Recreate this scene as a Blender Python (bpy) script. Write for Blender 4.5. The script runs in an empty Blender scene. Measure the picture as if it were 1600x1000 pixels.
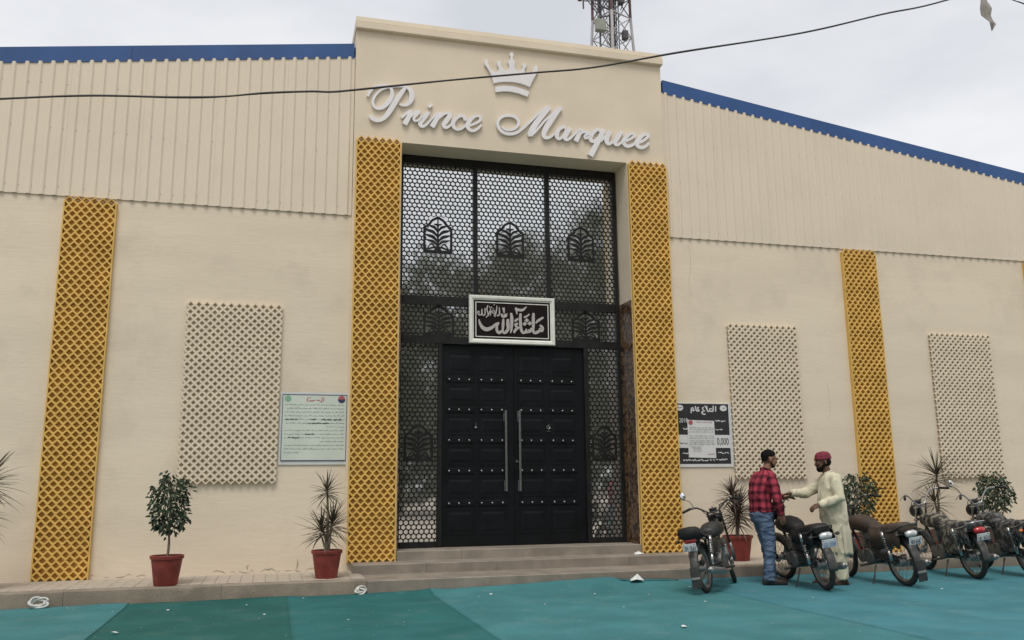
import bpy, math, random
from mathutils import Vector, Matrix, noise
from math import sin, cos, pi, radians
random.seed(7)
sc = bpy.context.scene
COL = sc.collection

# ------------------------------------------------------------------ camera
CAM_YAW, CAM_PITCH, CAM_ROLL = 0.26344, 0.18779, -0.010635
cam_data = bpy.data.cameras.new('camera'); cam = bpy.data.objects.new('camera', cam_data); COL.objects.link(cam)
fw = Vector((sin(CAM_YAW)*cos(CAM_PITCH), cos(CAM_YAW)*cos(CAM_PITCH), sin(CAM_PITCH)))
rt = Vector((cos(CAM_YAW), -sin(CAM_YAW), 0)); up = rt.cross(fw)
r2 = cos(CAM_ROLL)*rt + sin(CAM_ROLL)*up; u2 = -sin(CAM_ROLL)*rt + cos(CAM_ROLL)*up
mw = Matrix((r2, u2, -fw)).transposed().to_4x4(); mw.translation = Vector((0, 0, 1.30))
cam.matrix_world = mw
cam_data.sensor_width = 36; cam_data.lens = 36*1362.45/1600; cam_data.clip_end = 2000; cam_data.clip_start = .05
sc.camera = cam

# ------------------------------------------------------------------ sky: an overcast day
SUN_EL, SUN_AZ = radians(62), radians(200)      # azimuth clockwise from +Y: behind the photographer, to the left
w = bpy.data.worlds.new('World'); sc.world = w; w.use_nodes = True
nt = w.node_tree; nt.nodes.clear()
N = nt.nodes.new; LK = nt.links.new
out = N('ShaderNodeOutputWorld'); bg = N('ShaderNodeBackground'); bg.inputs['Strength'].default_value = .1
sky = N('ShaderNodeTexSky'); sky.sky_type = 'NISHITA'; sky.sun_disc = False
sky.sun_elevation = SUN_EL; sky.sun_rotation = SUN_AZ; sky.air_density = 1.0; sky.dust_density = 2.0
tc = N('ShaderNodeTexCoord'); mp = N('ShaderNodeMapping'); mp.inputs['Scale'].default_value = (1, 1, 2.6); mp.inputs['Location'].default_value = (2.35, .4, 1.1)
n1 = N('ShaderNodeTexNoise'); n1.inputs['Scale'].default_value = 1.7; n1.inputs['Detail'].default_value = 6; n1.inputs['Roughness'].default_value = .52
rp = N('ShaderNodeValToRGB'); rp.color_ramp.elements[0].position = .36; rp.color_ramp.elements[1].position = .68
rp.color_ramp.elements[0].color = (.535, .550, .585, 1); rp.color_ramp.elements[1].color = (.79, .793, .80, 1)
sclr = N('ShaderNodeVectorMath'); sclr.operation = 'SCALE'; sclr.inputs['Scale'].default_value = 10.5
mx = N('ShaderNodeMix'); mx.data_type = 'RGBA'; mx.inputs['Factor'].default_value = .93
LK(tc.outputs['Generated'], mp.inputs['Vector']); LK(mp.outputs['Vector'], n1.inputs['Vector'])
LK(n1.outputs['Fac'], rp.inputs['Fac']); LK(rp.outputs['Color'], sclr.inputs[0])
LK(sky.outputs['Color'], mx.inputs['A']); LK(sclr.outputs['Vector'], mx.inputs['B'])
LK(mx.outputs['Result'], bg.inputs['Color']); LK(bg.outputs['Background'], out.inputs['Surface'])

sun_d = bpy.data.lights.new('sun', 'SUN'); sun_d.energy = 1.5; sun_d.angle = radians(24); sun_d.color = (1, .965, .91)
sun = bpy.data.objects.new('sun', sun_d); COL.objects.link(sun)
to_sun = Vector((sin(SUN_AZ)*cos(SUN_EL), cos(SUN_AZ)*cos(SUN_EL), sin(SUN_EL)))
sun.rotation_euler = to_sun.to_track_quat('Z', 'Y').to_euler(); sun.location = (-4, -6, 14)

vs = sc.view_settings; vs.view_transform = 'Standard'; vs.look = 'None'; vs.gamma = 1; vs.use_curve_mapping = False
vs.exposure = 0.29
sc.cycles.max_bounces = 8

# ------------------------------------------------------------------ materials
MATS = {}
def mat(name, col, rough=.6, metal=0, var=.12, vs_=6, bump=0, bs=40, stretch=(1, 1, 1), spec=.5, col2=None, lo=.35, hi=.65, fine=0, coat=0, grime=None, gs=1.5):
    """base colour broken up by noise, fine grain, relief and optional grime blotches"""
    m = bpy.data.materials.new(name); m.use_nodes = True; t = m.node_tree; b = t.nodes['Principled BSDF']
    b.inputs['Roughness'].default_value = rough; b.inputs['Metallic'].default_value = metal
    b.inputs['Specular IOR Level'].default_value = spec; b.inputs['Coat Weight'].default_value = coat
    tc = t.nodes.new('ShaderNodeTexCoord'); mp = t.nodes.new('ShaderNodeMapping'); mp.inputs['Scale'].default_value = stretch
    t.links.new(tc.outputs['Object'], mp.inputs['Vector'])
    n = t.nodes.new('ShaderNodeTexNoise'); n.inputs['Scale'].default_value = vs_; n.inputs['Detail'].default_value = 5
    t.links.new(mp.outputs['Vector'], n.inputs['Vector'])
    r = t.nodes.new('ShaderNodeValToRGB'); r.color_ramp.elements[0].position = lo; r.color_ramp.elements[1].position = hi
    a = [c*(1-var) for c in col]; c2 = col2 if col2 else [min(1, c*(1+var)) for c in col]
    r.color_ramp.elements[0].color = (*a, 1); r.color_ramp.elements[1].color = (*c2, 1)
    t.links.new(n.outputs['Fac'], r.inputs['Fac']); cur = r.outputs['Color']
    if fine:
        n3 = t.nodes.new('ShaderNodeTexNoise'); n3.inputs['Scale'].default_value = bs*2; n3.inputs['Detail'].default_value = 3
        t.links.new(mp.outputs['Vector'], n3.inputs['Vector'])
        mr = t.nodes.new('ShaderNodeMapRange'); mr.inputs['From Min'].default_value = .3; mr.inputs['From Max'].default_value = .7
        mr.inputs['To Min'].default_value = 1-fine; mr.inputs['To Max'].default_value = 1+fine
        t.links.new(n3.outputs['Fac'], mr.inputs['Value'])
        v = t.nodes.new('ShaderNodeVectorMath'); v.operation = 'SCALE'
        t.links.new(cur, v.inputs[0]); t.links.new(mr.outputs['Result'], v.inputs['Scale']); cur = v.outputs['Vector']
    if grime:
        n4 = t.nodes.new('ShaderNodeTexNoise'); n4.inputs['Scale'].default_value = gs; n4.inputs['Detail'].default_value = 8; n4.inputs['Roughness'].default_value = .65
        t.links.new(tc.outputs['Object'], n4.inputs['Vector'])
        r4 = t.nodes.new('ShaderNodeValToRGB'); r4.color_ramp.elements[0].position = .53; r4.color_ramp.elements[1].position = .74
        r4.color_ramp.elements[0].color = (0, 0, 0, 1); r4.color_ramp.elements[1].color = (grime[3],)*3+(1,)
        t.links.new(n4.outputs['Fac'], r4.inputs['Fac'])
        mxx = t.nodes.new('ShaderNodeMix'); mxx.data_type = 'RGBA'; mxx.inputs['B'].default_value = (*grime[:3], 1)
        t.links.new(r4.outputs['Color'], mxx.inputs['Factor']); t.links.new(cur, mxx.inputs['A']); cur = mxx.outputs['Result']
    t.links.new(cur, b.inputs['Base Color'])
    if bump:
        n2 = t.nodes.new('ShaderNodeTexNoise'); n2.inputs['Scale'].default_value = bs; n2.inputs['Detail'].default_value = 4
        t.links.new(mp.outputs['Vector'], n2.inputs['Vector'])
        bp = t.nodes.new('ShaderNodeBump'); bp.inputs['Strength'].default_value = bump; bp.inputs['Distance'].default_value = .01
        t.links.new(n2.outputs['Fac'], bp.inputs['Height']); t.links.new(bp.outputs['Normal'], b.inputs['Normal'])
    MATS[name] = m
    return m
mat('plaster', (.735, .632, .487), .85, var=.04, vs_=1.6, bump=.20, bs=24, stretch=(.22, .22, 1.5), fine=.022, spec=.2, grime=(.44, .37, .28, .30), gs=1.3)
mat('portal_paint', (.715, .615, .472), .8, var=.04, vs_=1.3, bump=.12, bs=30, spec=.2, grime=(.5, .43, .32, .25), gs=1.1)
mat('cladding', (.725, .63, .495), .5, var=.03, vs_=1.2, spec=.3, grime=(.56, .48, .37, .18), gs=1.2)
mat('blue_metal', (.028, .085, .24), .45, var=.12, vs_=1.5, spec=.4)
mat('yellow_paint', (.70, .44, .115), .6, var=.10, vs_=3, bump=.15, bs=90, spec=.35, grime=(.46, .27, .06, .35), gs=5)
mat('screen_paint', (.70, .605, .46), .75, var=.06, vs_=5, bump=.15, bs=90, spec=.25, grime=(.48, .40, .29, .3), gs=4)
mat('black_iron', (.011, .011, .0105), .5, spec=.3, var=.3, vs_=8, bump=.05, bs=80)
mat('door_paint', (.0042, .005, .0062), .5, var=.3, vs_=4, bump=.08, bs=60, spec=.22)
mat('screw_paint', (.52, .44, .34), .6)
mat('stain', (.42, .35, .27), .9, var=.2)
mat('eye_white', (.30, .27, .24), .4)
mat('fender_grey', (.075, .072, .068), .45, .3, var=.3, vs_=9, grime=(.16, .14, .12, .6), gs=7)
mat('steel', (.32, .32, .325), .35, 1, var=.1, vs_=20)
mat('step_stone', (.262, .222, .178), .6, var=.16, vs_=3.5, bump=.2, bs=60, fine=.10, grime=(.17, .14, .11, .45), gs=2.2)
mat('kerb_concrete', (.25, .205, .155), .85, var=.16, vs_=4, bump=.5, bs=45, fine=.10, grime=(.16, .135, .105, .5), gs=2.6)
mat('pavement_tile', (.42, .36, .29), .8, var=.14, vs_=9, bump=.6, bs=60, fine=.16, grime=(.27, .225, .17, .5), gs=3)
mat('dust', (.36, .31, .25), .95, var=.15, vs_=.6, bump=.3, bs=12, fine=.1)
mat('letter_white', (.78, .755, .75), .4, var=.03, vs_=5)
mat('sign_frame', (.74, .735, .66), .45, var=.05, vs_=8)
mat('sign_black', (.008, .004, .0035), .55, var=.3, vs_=6, spec=.2)
mat('sign_silver', (.50, .46, .43), .4, .25, var=.15, vs_=60)
mat('terracotta', (.23, .035, .025), .6, var=.2, vs_=8, bump=.1, bs=60, grime=(.30, .10, .07, .4), gs=9)
mat('soil', (.06, .042, .028), .95, var=.3, vs_=40, bump=.6, bs=80)
mat('bark', (.22, .17, .115), .85, var=.25, vs_=20, bump=.5, bs=60)
mat('ficus_leaf', (.030, .052, .024), .35, var=.5, vs_=7, spec=.5)
mat('dracaena_leaf', (.085, .058, .044), .5, var=.45, vs_=6, col2=(.135, .118, .072))
mat('red_dracaena_leaf', (.075, .034, .032), .5, var=.4, vs_=6, col2=(.12, .085, .062))
mat('tree_leaf', (.11, .13, .075), .6, var=.4, vs_=1.2)
mat('rubber', (.034, .031, .028), .85, var=.25, vs_=12, bump=.3, bs=70, grime=(.11, .10, .085, .7), gs=7)
mat('chrome', (.50, .49, .48), .27, 1, var=.15, vs_=20, grime=(.14, .12, .10, .6), gs=14)
mat('rim_steel', (.30, .28, .255), .45, .7, var=.2, vs_=14, grime=(.13, .11, .09, .8), gs=9)
mat('dull_alloy', (.34, .33, .32), .45, .8, var=.2, vs_=14, grime=(.11, .09, .075, .6), gs=12)
mat('engine_metal', (.15, .145, .14), .5, .5, var=.3, vs_=14, grime=(.07, .06, .05, .6), gs=10)
mat('black_paint', (.014, .014, .015), .3, var=.25, vs_=8, coat=.2)
mat('dusty_black', (.03, .029, .028), .5, var=.3, vs_=8, grime=(.10, .09, .075, .5), gs=6)
mat('seat_vinyl', (.012, .011, .011), .6, spec=.35, var=.25, vs_=8, bump=.25, bs=50)
mat('brown_cover', (.055, .036, .027), .75, var=.25, vs_=6, bump=.4, bs=18)
mat('camo_cover', (.045, .04, .034), .8, var=.35, vs_=15, col2=(.20, .175, .135), lo=.47, hi=.56, bump=.4, bs=20)
mat('grey_camo_cover', (.035, .035, .036), .8, var=.35, vs_=17, col2=(.13, .125, .12), lo=.48, hi=.58, bump=.4, bs=20)
mat('red_paint', (.33, .018, .022), .3, var=.15, vs_=8, coat=.3)
mat('red_lens', (.50, .02, .025), .15, var=.1, vs_=20, coat=.6)
mat('clear_lens', (.62, .63, .62), .12, .3, var=.2, vs_=40, coat=.6)
mat('orange_lens', (.75, .20, .03), .2, var=.1, vs_=20, coat=.5)
mat('plate_white', (.66, .66, .65), .4, var=.06, vs_=30, grime=(.4, .38, .34, .5), gs=18)
mat('plate_ink', (.05, .06, .10), .5)
mat('plate_blue', (.10, .22, .48), .5)
mat('mirror_glass', (.85, .87, .88), .03, 1, var=.02)
mat('skin_brown', (.235, .125, .078), .55, var=.12, vs_=14, spec=.35)
mat('skin_dark', (.125, .066, .042), .55, var=.12, vs_=14, spec=.35)
mat('hair', (.009, .0075, .007), .85, var=.3, vs_=60, bump=.4, bs=160, spec=.12)
mat('cap_cloth', (.17, .016, .032), .8, var=.3, vs_=26, bump=.4, bs=80)
mat('cream_cloth', (.64, .59, .43), .85, var=.05, vs_=3, bump=.25, bs=22, spec=.2)
mat('denim', (.075, .118, .20), .85, var=.28, vs_=7, col2=(.145, .20, .285), bump=.4, bs=30, spec=.2)
mat('shoe_leather', (.035, .026, .022), .5, var=.25, vs_=12)
mat('sandal_leather', (.075, .038, .027), .55, var=.25, vs_=12)
mat('belt', (.25, .25, .23), .5)
mat('paper', (.72, .73, .70), .7, var=.05, vs_=12)
mat('poster_paper', (.60, .645, .56), .55, var=.05, vs_=3, spec=.35)
mat('poster_margin', (.62, .63, .62), .55, var=.04)
mat('navy_ink', (.03, .035, .10), .6)
mat('grey_ink', (.20, .23, .19), .7)
mat('black_ink', (.035, .04, .04), .7)
mat('red_ink', (.42, .10, .10), .6)
mat('green_ink', (.22, .42, .27), .6)
mat('poster_black', (.022, .022, .024), .45, var=.25, vs_=3)
mat('poster_white', (.66, .65, .64), .5, var=.04)
mat('cable_black', (.012, .011, .011), .6)
mat('rope_white', (.62, .61, .57), .7, var=.08, vs_=30)
mat('tower_white', (.44, .42, .41), .6, var=.12, vs_=3)
mat('tower_red', (.115, .052, .05), .6, var=.25, vs_=3)
mat('tower_grey', (.075, .072, .072), .6, var=.25, vs_=3)
mat('cabinet_grey', (.27, .28, .23), .6, var=.1, vs_=3)
mat('old_plastic', (.42, .40, .37), .6, var=.2, vs_=9)
CARPET = [('carpet_a', (.060, .182, .190)), ('carpet_b', (.026, .108, .096)), ('carpet_c', (.031, .132, .130)), ('carpet_d', (.060, .190, .198)), ('carpet_e', (.064, .200, .232))]
for nm, c in CARPET:
    mat(nm, c, .95, var=.11, vs_=1.6, bump=.45, bs=70, fine=.18, spec=.1, grime=(c[0]*1.3+.05, c[1]*1.03+.035, c[2]*.98+.03, .6), gs=2.2)

def marble():
    m = bpy.data.materials.new('brown_marble'); m.use_nodes = True; t = m.node_tree; b = t.nodes['Principled BSDF']
    b.inputs['Roughness'].default_value = .3
    tc = t.nodes.new('ShaderNodeTexCoord'); v = t.nodes.new('ShaderNodeTexNoise'); v.inputs['Scale'].default_value = 9; v.inputs['Detail'].default_value = 3; v.inputs['Distortion'].default_value = 2.2
    r = t.nodes.new('ShaderNodeValToRGB'); r.color_ramp.elements[0].position = .46; r.color_ramp.elements[1].position = .58
    r.color_ramp.elements[0].color = (.030, .017, .012, 1); r.color_ramp.elements[1].color = (.22, .13, .065, 1)
    t.links.new(tc.outputs['Object'], v.inputs['Vector']); t.links.new(v.outputs['Fac'], r.inputs['Fac']); t.links.new(r.outputs['Color'], b.inputs['Base Color'])
    MATS['brown_marble'] = m
marble()
def plaid():
    """red and black buffalo check woven along the cloth's own u/v"""
    m = bpy.data.materials.new('plaid_cloth'); m.use_nodes = True; t = m.node_tree; b = t.nodes['Principled BSDF']
    b.inputs['Roughness'].default_value = .9; b.inputs['Specular IOR Level'].default_value = .15
    a = t.nodes.new('ShaderNodeAttribute'); a.attribute_name = 'cloth'
    s = t.nodes.new('ShaderNodeSeparateXYZ'); t.links.new(a.outputs['Vector'], s.inputs[0])
    def stripe(sock):
        m1 = t.nodes.new('ShaderNodeMath'); m1.operation = 'MULTIPLY'; m1.inputs[1].default_value = 1/.104; t.links.new(sock, m1.inputs[0])
        m2 = t.nodes.new('ShaderNodeMath'); m2.operation = 'FRACT'; t.links.new(m1.outputs[0], m2.inputs[0])
        r = t.nodes.new('ShaderNodeValToRGB'); e = r.color_ramp.elements
        e[0].position = 0; e[0].color = (0, 0, 0, 1); e[1].position = 1; e[1].color = (0, 0, 0, 1)
        for p, c in ((.08, 0), (.12, .55), (.2, .55), (.24, 1), (.5, 1), (.54, .55), (.62, .55), (.66, 0)):
            q = e.new(p); q.color = (c, c, c, 1)
        t.links.new(m2.outputs[0], r.inputs['Fac']); return r.outputs['Color']
    ad = t.nodes.new('ShaderNodeMix'); ad.data_type = 'RGBA'; ad.inputs['Factor'].default_value = .5
    t.links.new(stripe(s.outputs['X']), ad.inputs['A']); t.links.new(stripe(s.outputs['Y']), ad.inputs['B'])
    r = t.nodes.new('ShaderNodeValToRGB'); e = r.color_ramp.elements
    e[0].position = 0; e[0].color = (.40, .052, .078, 1); e[1].position = 1; e[1].color = (.045, .011, .018, 1)
    q = e.new(.5); q.color = (.17, .025, .038, 1)
    t.links.new(ad.outputs['Result'], r.inputs['Fac']); t.links.new(r.outputs['Color'], b.inputs['Base Color'])
    MATS['plaid_cloth'] = m
plaid()
def dusty_mirror():
    """mirrored glazing with a film of dust on it"""
    m = bpy.data.materials.new('mirror_glazing'); m.use_nodes = True; t = m.node_tree; b = t.nodes['Principled BSDF']
    b.inputs['Base Color'].default_value = (.92, .93, .92, 1); b.inputs['Metallic'].default_value = 1; b.inputs['Roughness'].default_value = .035
    d = t.nodes.new('ShaderNodeBsdfDiffuse'); d.inputs['Color'].default_value = (.36, .35, .32, 1)
    mxs = t.nodes.new('ShaderNodeMixShader'); tc = t.nodes.new('ShaderNodeTexCoord'); n = t.nodes.new('ShaderNodeTexNoise'); n.inputs['Scale'].default_value = 3; n.inputs['Detail'].default_value = 6
    mr = t.nodes.new('ShaderNodeMapRange'); mr.inputs['To Min'].default_value = .14; mr.inputs['To Max'].default_value = .28
    t.links.new(tc.outputs['Object'], n.inputs['Vector']); t.links.new(n.outputs['Fac'], mr.inputs['Value']); t.links.new(mr.outputs['Result'], mxs.inputs['Fac'])
    t.links.new(b.outputs['BSDF'], mxs.inputs[1]); t.links.new(d.outputs['BSDF'], mxs.inputs[2]); t.links.new(mxs.outputs['Shader'], t.nodes['Material Output'].inputs['Surface'])
    MATS['mirror_glazing'] = m
dusty_mirror()

# ------------------------------------------------------------------ mesh helpers
def frames(pts):
    P = [Vector(p) for p in pts]; T = []
    for i in range(len(P)):
        a = P[max(0, i-1)]; b = P[min(len(P)-1, i+1)]; T.append((b-a).normalized())
    n = T[0].orthogonal().normalized(); out = []
    for i in range(len(P)):
        n = (n - T[i]*n.dot(T[i])); n = n.normalized() if n.length > 1e-6 else T[i].orthogonal().normalized()
        out.append((P[i], n, T[i].cross(n)))
    return out
def catmull(pts, k=5):
    P = [Vector(p) for p in pts]; o = []
    for i in range(len(P)-1):
        p0 = P[i-1] if i else P[0]*2-P[1]; p1 = P[i]; p2 = P[i+1]; p3 = P[i+2] if i+2 < len(P) else P[-1]*2-P[-2]
        for j in range(k):
            t = j/k
            o.append(.5*((2*p1)+(p2-p0)*t+(2*p0-5*p1+4*p2-p3)*t*t+(3*p1-p0-3*p2+p3)*t**3))
    o.append(P[-1]); return o
class MB:
    def __init__(s, mtx=None): s.v = []; s.f = []; s.m = mtx; s.mi = []; s.cur = 0
    def add(s, vs, fs):
        b = len(s.v)
        s.v += [tuple(s.m @ Vector(v)) if s.m else tuple(v) for v in vs]
        s.f += [tuple(i+b for i in f) for f in fs]; s.mi += [s.cur]*len(fs); return s
    def box(s, x0, x1, y0, y1, z0, z1):
        return s.add([(x0,y0,z0),(x1,y0,z0),(x1,y1,z0),(x0,y1,z0),(x0,y0,z1),(x1,y0,z1),(x1,y1,z1),(x0,y1,z1)],
            [(0,3,2,1),(4,5,6,7),(0,1,5,4),(1,2,6,5),(2,3,7,6),(3,0,4,7)])
    def rbox(s, c, sx, sy, sz, b=.01, mtx=None):
        """box with chamfered edges round centre c"""
        vs = []; X, Y, Z = sx/2, sy/2, sz/2
        rings = []
        for z, k in ((-Z, b), (-Z+b, 0), (Z-b, 0), (Z, b)):
            x, y = X-k, Y-k
            rings.append([(x-b, -y, z), (x, -y+b, z), (x, y-b, z), (x-b, y, z), (-x+b, y, z), (-x, y-b, z), (-x, -y+b, z), (-x+b, -y, z)])
        rr = [[(Matrix(mtx) @ Vector(p) if mtx is not None else Vector(p))+Vector(c) for p in r] for r in rings]
        return s.loft(rr)
    def loft(s, rings, cap=True, closed=True):
        n = len(rings[0]); vs = [p for r in rings for p in r]; fs = []
        for i in range(len(rings)-1):
            for j in range(n if closed else n-1):
                k = (j+1) % n
                fs.append((i*n+j, i*n+k, (i+1)*n+k, (i+1)*n+j))
        if cap and closed:
            fs.append(tuple(reversed(range(n)))); fs.append(tuple((len(rings)-1)*n+j for j in range(n)))
        return s.add(vs, fs)
    def tube(s, pts, r, seg=8, cap=True, flat=1.0):
        R = r if isinstance(r, (list, tuple)) else [r]*len(pts)
        return s.loft([[p+(a*cos(2*pi*j/seg)+b*sin(2*pi*j/seg)*flat)*R[i] for j in range(seg)] for i, (p, a, b) in enumerate(frames(pts))], cap)
    def lathe(s, prof, c=(0,0,0), axis='z', seg=20, cap=False):
        rings = []
        for r, h in prof:
            ring = []
            for j in range(seg):
                t = 2*pi*j/seg; a, b = r*cos(t), r*sin(t)
                p = {'z': (a, b, h), 'y': (b, h, a), 'x': (h, a, b)}[axis]
                ring.append((p[0]+c[0], p[1]+c[1], p[2]+c[2]))
            rings.append(ring)
        return s.loft(rings, cap)
    def ball(s, c, rx, ry=None, rz=None, seg=14, rings=9, rot=None):
        ry = rx if ry is None else ry; rz = rx if rz is None else rz
        R = []
        for i in range(rings+1):
            t = -pi/2+pi*i/rings; k = max(cos(t), .02)
            ring = []
            for j in range(seg):
                p = Vector((rx*k*cos(2*pi*j/seg), ry*k*sin(2*pi*j/seg), rz*sin(t)))
                if rot is not None: p = rot @ p
                ring.append(p+Vector(c))
            R.append(ring)
        return s.loft(R)
    def poly(s, pts, y0, y1):
        """outline in the XZ plane given depth from y0 (front) to y1 (back)"""
        n = len(pts); a = sum(pts[i][0]*pts[(i+1)%n][1]-pts[(i+1)%n][0]*pts[i][1] for i in range(n))
        if a < 0: pts = pts[::-1]
        vs = [(x, y0, z) for x, z in pts]+[(x, y1, z) for x, z in pts]
        fs = [tuple(range(n)), tuple(reversed(range(n, 2*n)))]+[(i, n+i, n+(i+1)%n, (i+1)%n) for i in range(n)]
        return s.add(vs, fs)
    def stroke(s, pts, y0, y1, k=5, dy=.0):
        """a pen stroke of varying width in the XZ plane, cut out of sheet; dy keeps crossings apart"""
        C = catmull(pts, k); n = len(C); L = []; R = []
        for i in range(n):
            a = C[max(0, i-1)]; b = C[min(n-1, i+1)]; d = Vector((b.x-a.x, b.y-a.y)); d = d.normalized() if d.length > 1e-9 else Vector((1, 0))
            q = Vector((-d.y, d.x))*C[i].z/2; L.append((C[i].x+q.x, C[i].y+q.y)); R.append((C[i].x-q.x, C[i].y-q.y))
        vs = []
        for i in range(n):
            yf = y0-dy*i/n
            vs += [(L[i][0], yf, L[i][1]), (R[i][0], yf, R[i][1]), (L[i][0], y1, L[i][1]), (R[i][0], y1, R[i][1])]
        fs = []
        for i in range(n-1):
            a = 4*i; b = a+4
            fs += [(a, a+1, b+1, b), (a, b, b+2, a+2), (a+1, a+3, b+3, b+1)]
        fs += [(0, 2, 3, 1), (4*n-4, 4*n-3, 4*n-1, 4*n-2)]
        return s.add(vs, fs)
    def mesh(s, name, mats, smooth=False):
        me = bpy.data.meshes.new(name); me.from_pydata(s.v, [], s.f)
        for m in ([mats] if isinstance(mats, str) else mats): me.materials.append(MATS[m])
        if len(me.materials) > 1: me.polygons.foreach_set('material_index', s.mi)
        if smooth: me.polygons.foreach_set('use_smooth', [True]*len(me.polygons))
        me.update(); return me
    def build(s, name, mats, parent=None, smooth=False, loc=(0,0,0), angle=None):
        me = s.mesh(name, mats, smooth)
        if smooth and angle: me.set_sharp_from_angle(angle=radians(angle))
        return link(name, me, parent, loc)
def link(name, me, parent=None, loc=(0,0,0), rot=None):
    o = bpy.data.objects.new(name, me); COL.objects.link(o); o.location = loc
    if rot: o.rotation_euler = rot
    if parent: o.parent = parent
    return o
def tag(o, label, cat, group=None):
    o['label'] = label; o['category'] = cat
    if group: o['group'] = group
    return o
def thing(name, loc, label, cat, group=None, rz=0):
    o = bpy.data.objects.new(name, None); COL.objects.link(o); o.location = loc; o.rotation_euler = (0, 0, rz); o.empty_display_size = .1
    return tag(o, label, cat, group)
def copy_tree(o, parent=None):
    c = o.copy(); COL.objects.link(c); c.parent = parent
    for ch in o.children: copy_tree(ch, c)
    return c
def struct(o): o['kind'] = 'structure'; return o

# ------------------------------------------------------------------ setting
WY = 12.43          # face of the rendered walls
TX0, TX1 = .94, 5.94  # the entrance tower
def grid_sheet(name, m, x0, x1, y0, y1, nx, ny, zf):
    b = MB(); vs = [(x0+(x1-x0)*i/nx, y0+(y1-y0)*j/ny, 0) for j in range(ny+1) for i in range(nx+1)]
    vs = [(x, y, zf(x, y)) for x, y, z in vs]
    b.add(vs, [(j*(nx+1)+i, j*(nx+1)+i+1, (j+1)*(nx+1)+i+1, (j+1)*(nx+1)+i) for j in range(ny) for i in range(nx)])
    return b.build(name, m, smooth=True)
struct(MB().add([(-400,-400,0),(400,-400,0),(400,400,0),(-400,400,0)], [(0,1,2,3)]).build('ground', 'dust'))

def interp(x, T):
    for (a, u), (b, v) in zip(T, T[1:]):
        if a <= x <= b: return u+(v-u)*(x-a)/(b-a)
    return T[0][1] if x < T[0][0] else T[-1][1]
EDGE = [(-20, .012), (-3, .0), (-1.7, .02), (-1.5, .01), (.1, .03), (.4, .012), (1.75, .03), (1.9, .045), (2.1, .03), (3.0, .055), (3.9, .085), (4.25, .10), (4.45, .07), (5.1, .045), (5.3, .02), (20, .02)]
def carpet_z(lift):
    def f(x, y):
        e = max(0, 1-(11.1-y)/.35); e = e*e*(3-2*e)
        w = noise.noise((x*.9, y*.5, 3))*.008+noise.noise((x*3, y*1.2, 9))*.003+.012*math.exp(-((y-9.9-.12*x+.3*noise.noise((x*.7, 1, 1)))/.06)**2)*max(0, noise.noise((x*.6, 5, 5)))*2
        return lift+.012+w+e*interp(x, EDGE)
    return f
strips = [(-9, -1.55, 'carpet_a', .004, 'pale teal carpet length in front of the tall dracaena and yellow wall pillar'),
          (-1.55, .2, 'carpet_b', .0, 'dark green carpet length in front of the leafy potted ficus'),
          (.2, 1.9, 'carpet_c', .004, 'mid green carpet length ending at the left corner of the steps'),
          (1.9, 5.25, 'carpet_d', .008, 'wide teal carpet length rucked up against the entrance steps'),
          (5.25, 17, 'carpet_e', .013, 'pale blue teal carpet length under the parked motorcycles')]
for x0, x1, m, lift, lab in strips:
    f = carpet_z(lift); ye = 11.135
    b = MB(); nx = max(8, int((x1-x0)/.07)); ys = [5.7, 6, 6.3, 6.6, 6.85, 7.1, 7.35, 7.6, 8.2, 8.7, 9.1, 9.5, 9.8, 10.1, 10.35, 10.55, 10.7, 10.8, 10.88, 10.95, 11.02, 11.08, ye]
    slant = 0.02
    vs = []
    for y in ys:
        for i in range(nx+1):
            x = x0+(x1-x0)*i/nx + noise.noise((x0, y*.5, 1))*.012*(i in (0,))
            yy = y
            if y == ye: yy = y - abs(noise.noise((x*1.7, 2.2, 0)))*.03 - (.16 if 4.35 < x < 5.2 else 0)
            vs.append((x, yy, f(x, y)))
    b.add(vs, [(j*(nx+1)+i, j*(nx+1)+i+1, (j+1)*(nx+1)+i+1, (j+1)*(nx+1)+i) for j in range(len(ys)-1) for i in range(nx)])
    # turned-down thickness along the front edge and the sides
    top = (len(ys)-1)*(nx+1); bb = len(b.v)
    b.add([(v[0], v[1]+.002, v[2]-.011) for v in b.v[top:top+nx+1]], [])
    b.f += [(top+i, top+i+1, bb+i+1, bb+i) for i in range(nx)]; b.mi += [0]*nx
    for side in (0, nx):
        bb = len(b.v); idx = [j*(nx+1)+side for j in range(len(ys))]
        b.add([(b.v[i][0], b.v[i][1], b.v[i][2]-.014) for i in idx], [])
        b.f += [(idx[j], idx[j+1], bb+j+1, bb+j) for j in range(len(ys)-1)]; b.mi += [0]*(len(ys)-1)
    tag(b.build('carpet_strip', m, smooth=True), lab, 'carpet', 'carpet lengths laid over the forecourt')

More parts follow.
